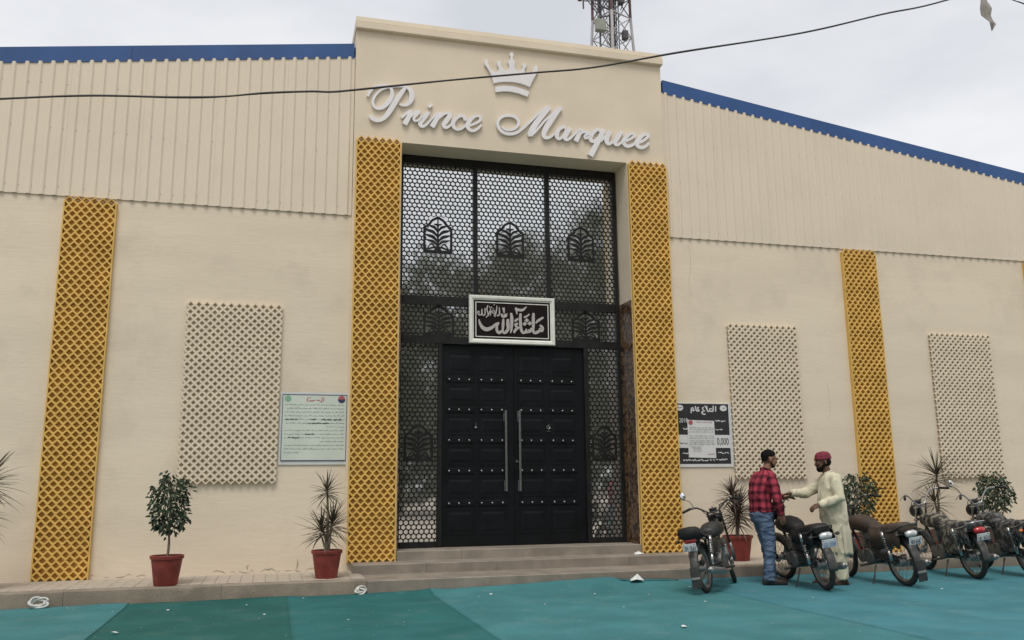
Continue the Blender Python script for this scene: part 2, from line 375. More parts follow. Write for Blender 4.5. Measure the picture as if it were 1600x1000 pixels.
# raised pavement along the wall: kerb stones with a tiled top
KY, KZ = 11.15, .19
def pavement(x0, x1, L):
    p = struct(MB().box(x0, x1, KY+.13, WY+.1, -.1, KZ-.004).build('pavement', 'pavement_tile'))
    n = round((x1-x0)/L)
    for i in range(n):
        a = x0+(x1-x0)*i/n; c = x0+(x1-x0)*(i+1)/n
        bm = MB(); z1 = KZ+random.uniform(-.004, .004); k = .012
        xs = [a+.0015]+[a+(c-a)*j/10 for j in range(1, 10)]+[c-.0015]
        rings = []
        for x in xs:
            d = noise.noise((x*3.1, 0, 4))*.006; e = noise.noise((x*7, 5, 4))*.005
            rings.append([(x, KY+d*.5, -.1), (x, KY+d+e*.4, z1-.05), (x, KY+k*.4+d, z1-k+e*.5), (x, KY+k+.004+d, z1+e*.4), (x, KY+.14, z1), (x, KY+.14, -.1)])
        bm.loft(rings); bm.build('kerb_stone', 'kerb_concrete', p, smooth=True, angle=35)
    # small square tiles on the top, laid in rows
    tile = MB(); tile.rbox((0, 0, 0), .1425, .1425, .012, .003); tm = tile.mesh('tile', 'pavement_tile')
    return p, tm
pv1, tile_me = pavement(-9, 1.135, 1.69)
pv2, _ = pavement(5.80, 17, 1.6)
def tile_field(p, x0, x1, big):
    allm = MB(); cnt = 0
    rows = 7; nx = int((x1-x0)/.1465)
    for i in range(nx):
        for j in range(rows):
            x = x0+.0733+i*.1465; y = KY+.155+.0733+j*.1465
            z = KZ+random.uniform(-.0015, .0025)
            if big[0] < x < big[1]:
                o = link('tile', tile_me, p, (x, y, z), (random.uniform(-.012, .012), random.uniform(-.012, .012), random.uniform(-.01, .01))); cnt += 1
            else: allm.rbox((x, y, z), .1425, .1425, .012, .003)
    o = allm.build('tiling', 'pavement_tile', p); o['kind'] = 'stuff'
tile_field(pv1, -9, 1.13, (-3.6, 1.2))
tile_field(pv2, 5.81, 17, (5.8, 7.2))

# entrance steps
steps = thing('entrance_steps', (3.44, 11.8, 0), 'three broad grey brown stone steps up to the black gate', 'steps')
SO = (-3.44, -11.8, 0)
def step(x0, x1, y0, y1, z0, z1, n):
    for i in range(n):
        a = x0+(x1-x0)*i/n+.0012; c = x0+(x1-x0)*(i+1)/n-.0012; b = MB(); k = .008; d = random.uniform(-.002, .002)
        b.loft([[(x, y0+d, z0), (x, y0+d, z1-k), (x, y0+d+k, z1+d*.5), (x, y1, z1+d*.5), (x, y1, z0)] for x in (a, c)])
        b.build('step_slab', 'step_stone', steps, loc=SO)
step(1.137, 5.797, KY-.012, 11.905, -.1, .176, 6)
step(1.03, 5.86, 11.90, 12.345, .10, .302, 5)
step(1.655, 5.275, 12.34, 12.95, .2, .430, 4)

# ------------------------------------------------------------------ the hall
BO = Vector((3.44, WY, 0)); NB = -BO
hall = thing('hall_building', BO, 'cream hall with ribbed metal gable, blue roof edge and tall entrance tower', 'building')
ZC = 5.205
def roof_z(x): return 8.034-.1395*abs(x-3.44)     # underside of the blue edge
XL, XR = -11.5, 18.4
MB().box(XL, TX0, WY, WY+.25, 0, ZC+.3).build('wall', 'plaster', hall, loc=NB)
MB().box(TX1, XR, WY, WY+.25, 0, ZC+.3).build('wall', 'plaster', hall, loc=NB)
MB().box(XL, XL+.25, WY+.25, 38, 0, roof_z(XL)).build('side_wall', 'plaster', hall, loc=NB)
MB().box(XR-.25, XR, WY+.25, 38, 0, roof_z(XR)).build('side_wall', 'plaster', hall, loc=NB)
b = MB(); b.poly([(XL, 0), (XR, 0), (XR, roof_z(XR)), (3.44, roof_z(3.44)), (XL, roof_z(XL))], 38.0, 38.2); b.build('back_wall', 'plaster', hall, loc=NB)
wl = [o for o in hall.children if o.name.startswith('wall')]
def crack(pts, wall): MB().stroke([(x, z, w_) for x, z, w_ in pts], WY-.0016, WY+.002, 3).build('crack', 'stain', wall)
rk = random.Random(5)
for x0, x1, n in ((-.75, .9, 14), (-2.2, -1.5, 5)):
    for i in range(n):
        x = x0+(x1-x0)*i/n+rk.uniform(-.03, .03); L = rk.uniform(.04, .13)
        crack([(x, KZ+rk.uniform(.012, .05), .004), (x+L*.5, KZ+rk.uniform(.012, .06), rk.uniform(.006, .016)), (x+L, KZ+rk.uniform(.012, .05), .003)], wl[0])
crack([(.33, .23, .01), (.34, .30, .02), (.335, .37, .006)], wl[0]); crack([(-.30, .24, .006), (-.31, .285, .018), (-.29, .31, .004)], wl[0])
crack([(6.33, 4.25, .002), (6.30, 4.5, .004), (6.35, 4.75, .004), (6.33, 5.1, .002)], wl[1]); crack([(8.7, 2.9, .002), (8.72, 2.55, .003), (8.69, 2.3, .002)], wl[1])
# ribbed sheets
def rib_sheet(xa, xb, n):
    """sheet from xa to xb with n ribs; open below, its top cut along the slope"""
    b = MB(); pts = []; p = (xb-xa)/n
    for i in range(n):
        o = xa+i*p
        for dx, y in ((0, 0), (p*.27, 0), (p*.41, -.021), (p*.59, -.021), (p*.73, 0)): pts.append((o+dx, y))
    pts.append((xb, 0))
    Y0 = WY-.016; vs = []
    for x, y in pts:
        zt = roof_z(x)+(.010 if y < -.015 else -.0)+.010
        vs += [(x, Y0+y, ZC), (x, Y0+y, (ZC+zt)/2), (x, Y0+y, zt)]
    for k in range(len(pts)-1):
        pass
    b.add(vs, [f for k in range(len(pts)-1) for f in ((3*k, 3*k+3, 3*k+4, 3*k+1), (3*k+1, 3*k+4, 3*k+5, 3*k+2))])
    o = b.build('cladding_sheet', 'cladding', hall, loc=NB)
    s = MB()
    for z in (ZC+.12, ZC+.95, ZC+1.6):
        for i in range(n):
            x = xa+(i+.72)*p+random.uniform(-.004, .004)
            if z < roof_z(x)-.1 and random.random() < .8: s.lathe([(.0085, 0), (.0085, -.004), (.005, -.007), (.001, -.008)], (x, Y0, z+random.uniform(-.01, .01)), 'y', 6)
    s.build('screws', 'screw_paint', o)['kind'] = 'stuff'
    return o
PITCH = .161
x = TX0-.006
while x > XL+.3: rib_sheet(x-6*PITCH+.0005, x-.0005, 6); x -= 6*PITCH
x = TX1+.006
while x < XR-.3: rib_sheet(x+.0005, x+6*PITCH-.0005, 6); x += 6*PITCH
# blue edge
def fascia(xa, xb):
    b = MB(); y0, y1 = WY-.028, WY+.03
    za, zb = roof_z(xa), roof_z(xb); H = .235
    b.add([(xa,y0,za),(xb,y0,zb),(xb,y0,zb+H),(xa,y0,za+H),(xa,y1,za),(xb,y1,zb),(xb,y1,zb+H),(xa,y1,za+H)],
          [(0,1,2,3),(5,4,7,6),(4,5,1,0),(3,2,6,7),(0,3,7,4),(1,5,6,2)])
    b.build('roof_edge', 'blue_metal', hall, loc=NB)
for k in range(5):
    L = (TX0-XL-.02)/4
    if k < 4:
        fascia(XL+L*k+.002, XL+L*(k+1)-.002); fascia(XR-L*(k+1)+.002-.02*0, XR-L*k-.002)
b = MB()
for s_ in (-1, 1):
    xe = XL-.1 if s_ < 0 else XR+.1
    a = [(3.44, WY+.031, roof_z(3.44)+.2), (xe, WY+.031, roof_z(xe)+.2), (xe, 38.4, roof_z(xe)+.2), (3.44, 38.4, roof_z(3.44)+.2)]
    vs = a+[(p[0], p[1], p[2]-.06) for p in a]
    b.add(vs, [(0,1,2,3),(7,6,5,4),(0,4,5,1),(1,5,6,2),(2,6,7,3),(3,7,4,0)])
b.build('roof', 'blue_metal', hall, loc=NB)
# entrance tower: one rendered portal with a capping
OX0, OX1, OZ = 1.655, 5.275, 6.39
TY = WY-.05
b = MB(); b.poly([(TX0, .05), (OX0, .05), (OX0, OZ), (OX1, OZ), (OX1, .05), (TX1, .05), (TX1, 8.15), (TX0, 8.15)], TY, 13.5)
portal = b.build('portal', 'portal_paint', hall, loc=NB)
b = MB(); b.loft([[(x, TY-.06, 8.14), (x, TY-.07, 8.15), (x, TY-.07, 8.245), (x, TY-.06, 8.252), (x, 13.5, 8.252), (x, 13.5, 8.14)] for x in (TX0-.012, TX1+.02)]); b.build('coping', 'portal_paint', hall, loc=NB)
b = MB(); b.loft([[(x, TY-.055, 8.253), (x, TY-.06, 8.258), (x, TY-.05, 8.335), (x, TY-.03, 8.345), (x, 13.5, 8.345), (x, 13.5, 8.253)] for x in (TX0-.008, TX1+.015)]); b.build('coping', 'portal_paint', hall, loc=NB)
for xa, xb in ((OX0+.001, OX0+.02), (OX1-.02, OX1-.001)):
    MB().box(xa, xb, TY-.002, 12.84, .425, 4.13).build('marble_lining', 'brown_marble', hall, loc=NB)

# lattices
def lattice(nx, ny, px, py, hole, depth, flush, border, open_top=False, open_bottom=False):
    b = MB(); q = len(hole)
    edge = [(.5*(1-i/(q-1)), .5*i/(q-1)) for i in range(q)]
    inner = [(h[0]*flush+e[0]*(1-flush), h[1]*flush+e[1]*(1-flush)) for h, e in zip(hole, edge)]
    def quad(cx, cz, sx, sz):
        vs = []
        for k in range(q):
            for (fx, fz), y in ((edge[k], 0), (inner[k], 0), (hole[k], .010), (hole[k], depth)):
                vs.append((cx+sx*fx*px, y, cz+sz*fz*py))
        fs = []
        for k in range(q-1):
            for r in range(3):
                f = (4*k+r, 4*k+r+1, 4*k+5+r, 4*k+4+r)
                fs.append(f if sx*sz < 0 else f[::-1])
        b.add(vs, fs)
    W, H = nx*px, ny*py
    for i in range(nx):
        for j in range(ny):
            for sx in (-1, 1):
                for sz in (-1, 1): quad((i+.5)*px, (j+.5)*py, sx, sz)
    for i in range(nx+1):
        for j in range(ny+1):
            for sx in (-1, 1):
                for sz in (-1, 1):
                    if (i == 0 and sx < 0) or (i == nx and sx > 0) or (j == 0 and sz < 0) or (j == ny and sz > 0): continue
                    if (open_top and j == ny) or (open_bottom and j == 0): continue
                    quad(i*px, j*py, sx, sz)
    # zigzag rims where the lattice ends free
    for flag, zz, s in ((open_top, H, 1), (open_bottom, 0, -1)):
        if flag:
            for i in range(nx):
                for a, c in (((i*px, zz-s*.5*py), ((i+.5)*px, zz)), (((i+.5)*px, zz), ((i+1)*px, zz-s*.5*py))):
                    f = [(a[0], 0, a[1]), (c[0], 0, c[1]), (c[0], depth, c[1]), (a[0], depth, a[1])]
                    b.add(f, [(0, 1, 2, 3)])
    if border:
        z1 = H-(.5*py if open_top else 0); z0 = .5*py if open_bottom else 0
        b.box(-border, 0, .002, depth, z0, z1); b.box(W, W+border, .002, depth, z0, z1)
    return b
YH = [(.385, 0), (.293, .076), (.193, .159), (.09, .245), (0, .292)]
SH = [(.28, 0), (.198, .082), (.082, .198), (0, .28)]
def column(xc, wy, z0, z1, rows=6):
    """yellow pierced pillar: stacked panels on a painted backing"""
    px, py = .1046, .1247; nx = 6; W = nx*px; bd = .016
    back = MB().box(xc-W/2-bd, xc+W/2+bd, wy-.012, wy-.001, z0, z1-.06).build('lattice_pillar', 'yellow_paint', hall, loc=NB)
    n = round((z1-z0)/py); py = (z1-z0)/n
    k = 0
    while k < n:
        c = min(rows, n-k); top = k+c == n
        key = (c, round(py, 5), top)
        if key not in LC: LC[key] = lattice(nx, c, px, py, YH, .058, .78, bd, open_top=top).mesh('lattice_panel', 'yellow_paint')
        link('lattice_panel', LC[key], back, (xc-W/2+random.uniform(-.001, .001), wy-.070+random.uniform(-.0015, .0015), z0+k*py))
        k += c
LC = {}
column(-2.55, WY, .19, ZC-.005); column(9.475, WY, .19, ZC-.005); column(-8.60, WY, .19, ZC-.005); column(13.27, WY, .19, ZC-.005)
column(1.305, TY, .302, 6.42); column(5.612, TY, .302, 6.42)
def screen(x0, z0):
    px, py = .1056, .103; ny = 24
    sc_ = MB().box(x0+.002, x0+12*px-.002, WY-.006, WY-.001, z0+.05, z0+24*py-.05).build('lattice_screen', 'screen_paint', hall, loc=NB)
    for i in range(2):
        for j in range(4):
            key = (i, j in (0,), j == 3)
            if key not in SC: SC[key] = lattice(6, 6, px, py, SH, .044, .78, 0, open_top=j == 3, open_bottom=j == 0).mesh('lattice_panel', 'screen_paint')
            link('lattice_panel', SC[key], sc_, (x0+i*6*px+(.0008 if i else -.0008), WY-.051+random.uniform(-.002, .002), z0+j*6*py+.001*j))
SC = {}
screen(-1.25, 1.355); screen(6.915, 1.355); screen(10.75, 1.34); screen(-5.2, 1.355)

# ------------------------------------------------------------------ the gate
GY = 12.84
def bars(name, lst, y0=GY, y1=12.97):
    for x0, x1, z0, z1 in lst:
        b = MB(); k = .006
        b.loft([[(x0, y0+k, z), (x0+k, y0, z), (x1-k, y0, z), (x1, y0+k, z), (x1, y1, z), (x0, y1, z)] for z in (z0, z1)])
        b.build(name, 'black_iron', hall, loc=NB)
bars('gate_post', [(OX0+.021, 1.75, .431, 6.388), (5.195, OX1-.021, .431, 6.388)])
bars('gate_mullion', [(2.86, 2.925, 4.152, 6.258), (4.045, 4.11, 4.152, 6.258), (2.30, 2.372, .431, 3.418), (4.628, 4.70, .431, 3.418)])
bars('gate_rail', [(1.751, 5.194, 6.26, 6.388), (1.751, 5.194, 4.02, 4.15), (1.751, 5.194, 3.42, 3.535), (1.751, 2.299, .431, .515), (4.701, 5.194, .431, .515)], GY-.004)
HP = .0755
def hexgrille(x0, x1, z0, z1, motif):
    b = MB(); rz = HP*.866; R = HP/math.sqrt(3); hr = .0312; y0, y1 = GY+.045, GY+.050
    nz = int((z1-z0)/rz)+2; nx = int((x1-x0)/HP)+2
    for j in range(nz):
        z = z1-j*rz-.012
        for i in range(-1, nx):
            x = x0+.03+i*HP+(HP/2 if j % 2 else 0)
            if not (x0-.018 < x < x1+.018 and z0-.018 < z < z1+.018): continue
            if motif and abs(x-motif[0]) < motif[2]/2-.01 and motif[1] < z < motif[1]+motif[3]*(.72 if abs(x-motif[0]) > motif[2]*.30 else 1)-.0: continue
            vs = []
            for k in range(12):
                t = pi/6*k+pi/6*0; rr = R if k % 2 else R*.866
                t2 = t
                # hexagon with flat sides left and right: corners at 30+60k degrees
                vs += [(x+rr*cos(t2), y0, z+rr*sin(t2)), (x+hr*cos(t2), y0, z+hr*sin(t2)), (x+hr*cos(t2), y1, z+hr*sin(t2))]
            fs = []
            for k in range(12):
                n = (k+1) % 12
                fs += [(3*k, 3*n, 3*n+1, 3*k+1), (3*k+1, 3*n+1, 3*n+2, 3*k+2)]
            b.add(vs, fs)
    for q in ((x0-.03, x1+.03, z1+.003, z1+.019), (x0-.03, x1+.03, z0-.019, z0-.003), (x0-.03, x0-.004, z0-.003, z1+.003), (x1+.004, x1+.03, z0-.003, z1+.003)): b.box(q[0], q[1], y0-.002, y1+.001, q[2], q[3])
    g = b.build('grille', 'black_iron', hall, loc=NB)
    MB().box(x0-.03, x1+.03, GY+.0525, GY+.058, z0-.02, z1+.02).build('glazing', 'mirror_glazing', g)
    if motif:
        cx, cz, mw_, mh = motif; m = MB(); ya, yb = GY+.043, GY+.0515
        hw = mw_/2
        # arched frame with shoulders
        P = [(-hw, .0), (-hw, .70), (-hw*.78, .735), (-hw*.62, .80), (-hw*.42, .90), (0, .985), (hw*.42, .90), (hw*.62, .80), (hw*.78, .735), (hw, .70), (hw, .0)]
        for a, c in zip(P, P[1:]): m.stroke([(cx+a[0], cz+a[1]*mh, .037), (cx+c[0], cz+c[1]*mh, .037)], ya+.001*random.random(), yb, 1)
        m.stroke([(cx-hw, cz+.02, .045), (cx+hw, cz+.02, .045)], ya-.0012, yb, 1)
        m.stroke([(cx, cz+.04, .12), (cx, cz+.09, .06), (cx, cz+.12, .03)], ya-.0016, yb, 2)
        m.stroke([(cx, cz+.12*mh, .04), (cx, cz+.5*mh, .028), (cx, cz+.96*mh, .018)], ya-.002, yb, 3)
        for sx in (-1, 1):
            for k, (zb, zt, xr, wd) in enumerate(((.16, .10, .95, .028), (.20, .36, .90, .036), (.30, .50, .95, .046), (.44, .64, .95, .046), (.58, .76, .68, .040), (.72, .80, .30, .024))):
                m.stroke([(cx, cz+zb*mh, .018), (cx+sx*hw*xr*.35, cz+(zb+(zt-zb)*.55)*mh+.012, wd), (cx+sx*hw*xr*.7, cz+(zb+(zt-zb)*.85)*mh, wd*.85), (cx+sx*hw*xr, cz+zt*mh, .010)], ya-.001-.0004*k, yb, 4)
            m.stroke([(cx+sx*.03, cz+.10*mh, .016), (cx+sx*hw*.45, cz+.25*mh, .02), (cx+sx*hw*.75, cz+.13*mh, .016), (cx+sx*hw*.80, cz+.02*mh, .014)], ya-.0045, yb, 4)
        m.build('leaf_motif', 'black_iron', g)
    return g
hexgrille(1.751, 2.859, 4.152, 6.258, (2.30, 4.845, .42, .58))
hexgrille(2.926, 4.044, 4.152, 6.258, (3.46, 4.845, .42, .58))
hexgrille(4.111, 5.194, 4.152, 6.258, (4.645, 4.845, .42, .58))
hexgrille(1.751, 2.84, 3.537, 4.018, (2.32, 3.54, .44, .47))
hexgrille(4.09, 5.194, 3.537, 4.018, (4.69, 3.54, .44, .47))
hexgrille(2.86, 4.07, 3.537, 4.018, None)
hexgrille(1.751, 2.299, .517, 3.418, (2.025, 1.67, .40, .54))
hexgrille(4.701, 5.194, .517, 3.418, (4.95, 1.67, .38, .54))
# door leaves
stud_me = MB().lathe([(.0175, 0), (.0175, -.004), (.015, -.010), (.009, -.015), (.002, -.017)], (0,0,0), 'y', 12).mesh('stud', 'steel', True)
ZR = (2.885, 2.43, 1.973, 1.523, 1.052)
SX = ((2.483, 2.632, 2.788, 2.977, 3.137, 3.299), (3.604, 3.758, 3.913, 4.11, 4.267, 4.424))
DY = 12.885
for L, (xa, xb) in enumerate(((2.374, 3.486), (3.492, 4.626))):
    door = MB().box(xa, xb, DY, DY+.05, .438, 3.416).build('door', 'door_paint', hall, loc=NB)
    cols = ((xa+.06, xa+.50), (xa+.56, xa+1.0))
    rows = [(2.975, 3.30)]+[(ZR[i+1]+.085, ZR[i]-.085) for i in range(4)]+[(.60, ZR[4]-.085)]
    for c0, c1 in cols:
        for z0, z1 in rows:
            b = MB(); e = .02
            b.loft([[(c0+k, DY-d, z0+k), (c1-k, DY-d, z0+k), (c1-k, DY-d, z1-k), (c0+k, DY-d, z1-k)] for k, d in ((0, -.004), (0, .005), (e, .005), (e+.002, .001), (e+.03, .002), (e+.055, .007))])
            b.build('door_panel', 'door_paint', door)
    for z in ZR:
        for c0, c1 in cols:
            MB().rbox(((c0+c1)/2, DY-.006, z), c1-c0, .016, .075, .004).build('stud_rail', 'door_paint', door)
        for x in SX[L]: link('stud', stud_me, door, (x, DY-.014, z), (0, random.uniform(-.1, .1), random.uniform(-.12, .12)))
    hx = 3.348 if L == 0 else 3.565
    h = MB(); h.rbox((hx, DY-.065, 1.822), .034, .018, 1.21, .005)
    hd = h.build('handle', 'steel', door)
    for z in (1.30, 2.34):
        MB().tube([(hx, DY-.06, z), (hx, DY+.002, z)], .014, 10).build('handle_mount', 'steel', hd)
    MB().rbox((hx, DY-.008, 1.30), .05, .012, .16, .004).build('handle_plate', 'steel', hd); MB().rbox((hx, DY-.008, 2.34), .05, .012, .16, .004).build('handle_plate', 'steel', hd)
    kx, kz = (2.89, 2.215) if L == 0 else (4.03, 2.20)
    k = MB()
    if L == 0: k.ball((kx, DY-.02, kz-.05), .022, .012, .014); k.box(kx-.004, kx+.004, DY-.02, DY-.006, kz-.05, kz+.02)
    else: k.tube([(kx-.02, DY-.02, kz), (kx-.028, DY-.02, kz-.03), (kx, DY-.022, kz-.055), (kx+.028, DY-.02, kz-.03), (kx+.02, DY-.02, kz), (kx, DY-.02, kz+.03)], .006, 6); k.ball((kx, DY-.02, kz-.01), .012); k.rbox((kx, DY-.016, kz-.085), .05, .008, .012, .003)
    k.build('knocker', 'steel', door)
MB().lathe([(.022, 0), (.02, -.012), (.004, -.014)], (3.53, DY, 1.66), 'y', 12).build('lock', 'steel', hall, loc=NB)

# ------------------------------------------------------------------ sign lettering and crown on the tower
LETTERS=[[[(1.127,7.058,.034),(1.163,7.14,.038),(1.223,7.217,.034),(1.322,7.257,.035),(1.414,7.259,.039),(1.473,7.221,.046),(1.49,7.14,.058),(1.464,7.046,.069),(1.404,6.957,.069),(1.336,6.896,.057),(1.268,6.881,.042),(1.221,6.912,.038),(1.205,6.976,.037),(1.226,7.061,.037),(1.286,7.146,.032),(1.361,7.204,.029),(1.476,7.246,.026),(1.6,7.272,.028),(1.693,7.271,.035),(1.764,7.229,.062),(1.789,7.148,.078),(1.774,7.063,.074),(1.72,6.995,.058),(1.658,6.97,.039),(1.604,6.983,.027)],[(1.686,7.253,.047),(1.632,7.172,.066),(1.572,7.074,.077),(1.512,6.96,.081),(1.452,6.847,.077),(1.392,6.755,.065),(1.324,6.695,.049),(1.256,6.688,.061),(1.195,6.718,.064),(1.167,6.752,.038)]],[[(1.636,6.767,.034),(1.699,6.833,.036),(1.762,6.889,.038),(1.792,6.883,.043)],[(1.787,6.882,.051),(1.746,6.792,.072),(1.684,6.665,.08)],[(1.759,6.776,.025),(1.818,6.845,.038),(1.877,6.892,.043),(1.903,6.886,.043),(1.844,6.812,.043),(1.819,6.764,.038),(1.849,6.736,.036),(1.9,6.759,.032),(1.946,6.822,.029)]],[[(2.052,6.906,.06),(1.989,6.818,.073),(1.93,6.73,.073),(1.922,6.684,.055),(1.956,6.661,.047),(2.007,6.689,.039),(2.066,6.758,.033),(2.126,6.832,.031),(2.186,6.902,.035)],[(2.056,7.02,.069),(2.091,6.992,.069)]],[[(2.208,6.913,.052),(2.212,6.887,.061),(2.161,6.781,.073),(2.101,6.667,.077)],[(2.153,6.753,.026),(2.221,6.833,.033),(2.299,6.905,.042),(2.36,6.916,.052),(2.373,6.876,.07),(2.317,6.779,.074),(2.282,6.721,.065),(2.304,6.678,.048),(2.352,6.692,.042),(2.408,6.743,.033)]],[[(2.618,6.824,.053),(2.609,6.873,.053),(2.561,6.896,.044),(2.491,6.861,.052),(2.43,6.782,.065),(2.43,6.718,.061),(2.473,6.672,.048),(2.535,6.674,.042),(2.596,6.717,.037),(2.648,6.777,.032)]],[[(2.675,6.743,.035),(2.772,6.789,.037),(2.852,6.853,.044),(2.852,6.908,.043),(2.79,6.915,.04),(2.71,6.856,.057),(2.657,6.768,.07),(2.657,6.714,.061),(2.71,6.669,.048),(2.771,6.679,.044),(2.833,6.731,.037),(2.873,6.781,.032)]],[[(3.197,6.786,.027),(3.242,6.747,.035),(3.312,6.735,.035),(3.397,6.767,.037),(3.46,6.837,.043),(3.465,6.909,.047),(3.415,6.964,.047),(3.322,6.982,.05),(3.221,6.956,.046),(3.151,6.893,.042),(3.132,6.819,.042),(3.158,6.743,.046),(3.227,6.686,.05),(3.327,6.673,.05),(3.435,6.707,.047),(3.529,6.78,.043),(3.624,6.878,.039),(3.712,6.967,.035),(3.792,7.056,.036),(3.873,7.129,.044),(3.977,7.205,.04)],[(3.993,7.19,.048),(3.896,7.083,.079),(3.782,6.934,.091),(3.694,6.797,.09),(3.649,6.704,.07),(3.66,6.666,.047)],[(3.661,6.674,.043),(3.732,6.745,.039),(3.812,6.841,.036),(3.893,6.945,.036),(3.99,7.044,.036),(4.096,7.145,.04),(4.177,7.21,.04)],[(4.177,7.202,.048),(4.087,7.095,.076),(3.988,6.947,.092),(3.915,6.827,.087),(3.877,6.727,.075),(3.896,6.673,.063),(3.943,6.669,.047),(3.999,6.699,.04),(4.052,6.744,.032)]],[[(4.252,6.866,.046),(4.201,6.878,.051),(4.121,6.818,.062),(4.091,6.735,.068),(4.106,6.68,.056),(4.152,6.679,.045),(4.21,6.747,.043),(4.257,6.843,.046)],[(4.315,6.872,.068),(4.255,6.763,.068),(4.225,6.692,.062),(4.259,6.666,.045),(4.322,6.707,.041),(4.404,6.789,.039),(4.486,6.872,.041)]],[[(4.503,6.874,.057),(4.484,6.82,.069),(4.406,6.658,.08)],[(4.46,6.76,.034),(4.53,6.825,.046),(4.599,6.831,.052),(4.622,6.811,.052),(4.563,6.765,.04),(4.573,6.725,.041),(4.626,6.748,.039),(4.667,6.792,.035)]],[[(4.832,6.878,.047),(4.774,6.889,.052),(4.691,6.817,.069),(4.654,6.733,.069),(4.687,6.685,.058),(4.745,6.708,.046),(4.817,6.795,.046),(4.843,6.867,.047)],[(4.89,6.907,.064),(4.828,6.773,.076),(4.743,6.615,.087),(4.645,6.435,.092)]],[[(4.826,6.692,.039),(4.922,6.806,.042),(4.994,6.882,.047)],[(5.0,6.883,.059),(4.932,6.749,.076),(4.941,6.68,.064),(4.987,6.673,.049),(5.06,6.738,.042),(5.133,6.838,.042)],[(5.2,6.903,.065),(5.107,6.766,.073),(5.07,6.693,.064),(5.109,6.662,.049),(5.175,6.703,.042),(5.236,6.755,.04)]],[[(5.235,6.732,.042),(5.319,6.775,.043),(5.404,6.835,.05),(5.417,6.872,.05),(5.358,6.878,.047),(5.273,6.817,.065),(5.223,6.731,.073),(5.245,6.675,.061),(5.303,6.657,.053),(5.387,6.694,.045),(5.448,6.752,.038)]],[[(5.471,6.731,.043),(5.568,6.781,.045),(5.642,6.847,.05),(5.656,6.889,.053),(5.596,6.889,.05),(5.51,6.822,.067),(5.447,6.735,.076),(5.469,6.678,.064),(5.527,6.655,.055),(5.6,6.685,.048),(5.668,6.75,.041)]]]
CROWN=[(3.072,7.489),(3.048,7.593),(3.024,7.651),(2.983,7.724),(2.942,7.779),(2.925,7.812),(2.934,7.865),(2.963,7.89),(2.988,7.867),(2.983,7.819),(2.995,7.786),(3.028,7.712),(3.073,7.687),(3.106,7.682),(3.156,7.71),(3.161,7.763),(3.132,7.811),(3.128,7.863),(3.158,7.888),(3.191,7.866),(3.19,7.818),(3.207,7.777),(3.256,7.735),(3.29,7.735),(3.328,7.791),(3.324,7.835),(3.304,7.884),(3.342,7.924),(3.351,7.978),(3.33,8.01),(3.351,8.048),(3.385,8.052),(3.401,8.019),(3.384,7.977),(3.396,7.931),(3.425,7.908),(3.416,7.855),(3.416,7.802),(3.44,7.753),(3.482,7.74),(3.541,7.782),(3.55,7.818),(3.543,7.861),(3.577,7.892),(3.606,7.869),(3.601,7.825),(3.575,7.778),(3.591,7.727),(3.642,7.711),(3.71,7.741),(3.719,7.795),(3.737,7.85),(3.78,7.877),(3.801,7.849),(3.796,7.804),(3.786,7.751),(3.734,7.657),(3.69,7.565),(3.66,7.496),(3.597,7.519),(3.496,7.542),(3.379,7.55),(3.246,7.539),(3.155,7.52)]
BAND=[(3.092,7.427),(3.104,7.346),(3.22,7.372),(3.344,7.382),(3.477,7.367),(3.624,7.327),(3.65,7.412),(3.529,7.451),(3.387,7.473),(3.245,7.47),(3.154,7.451)]
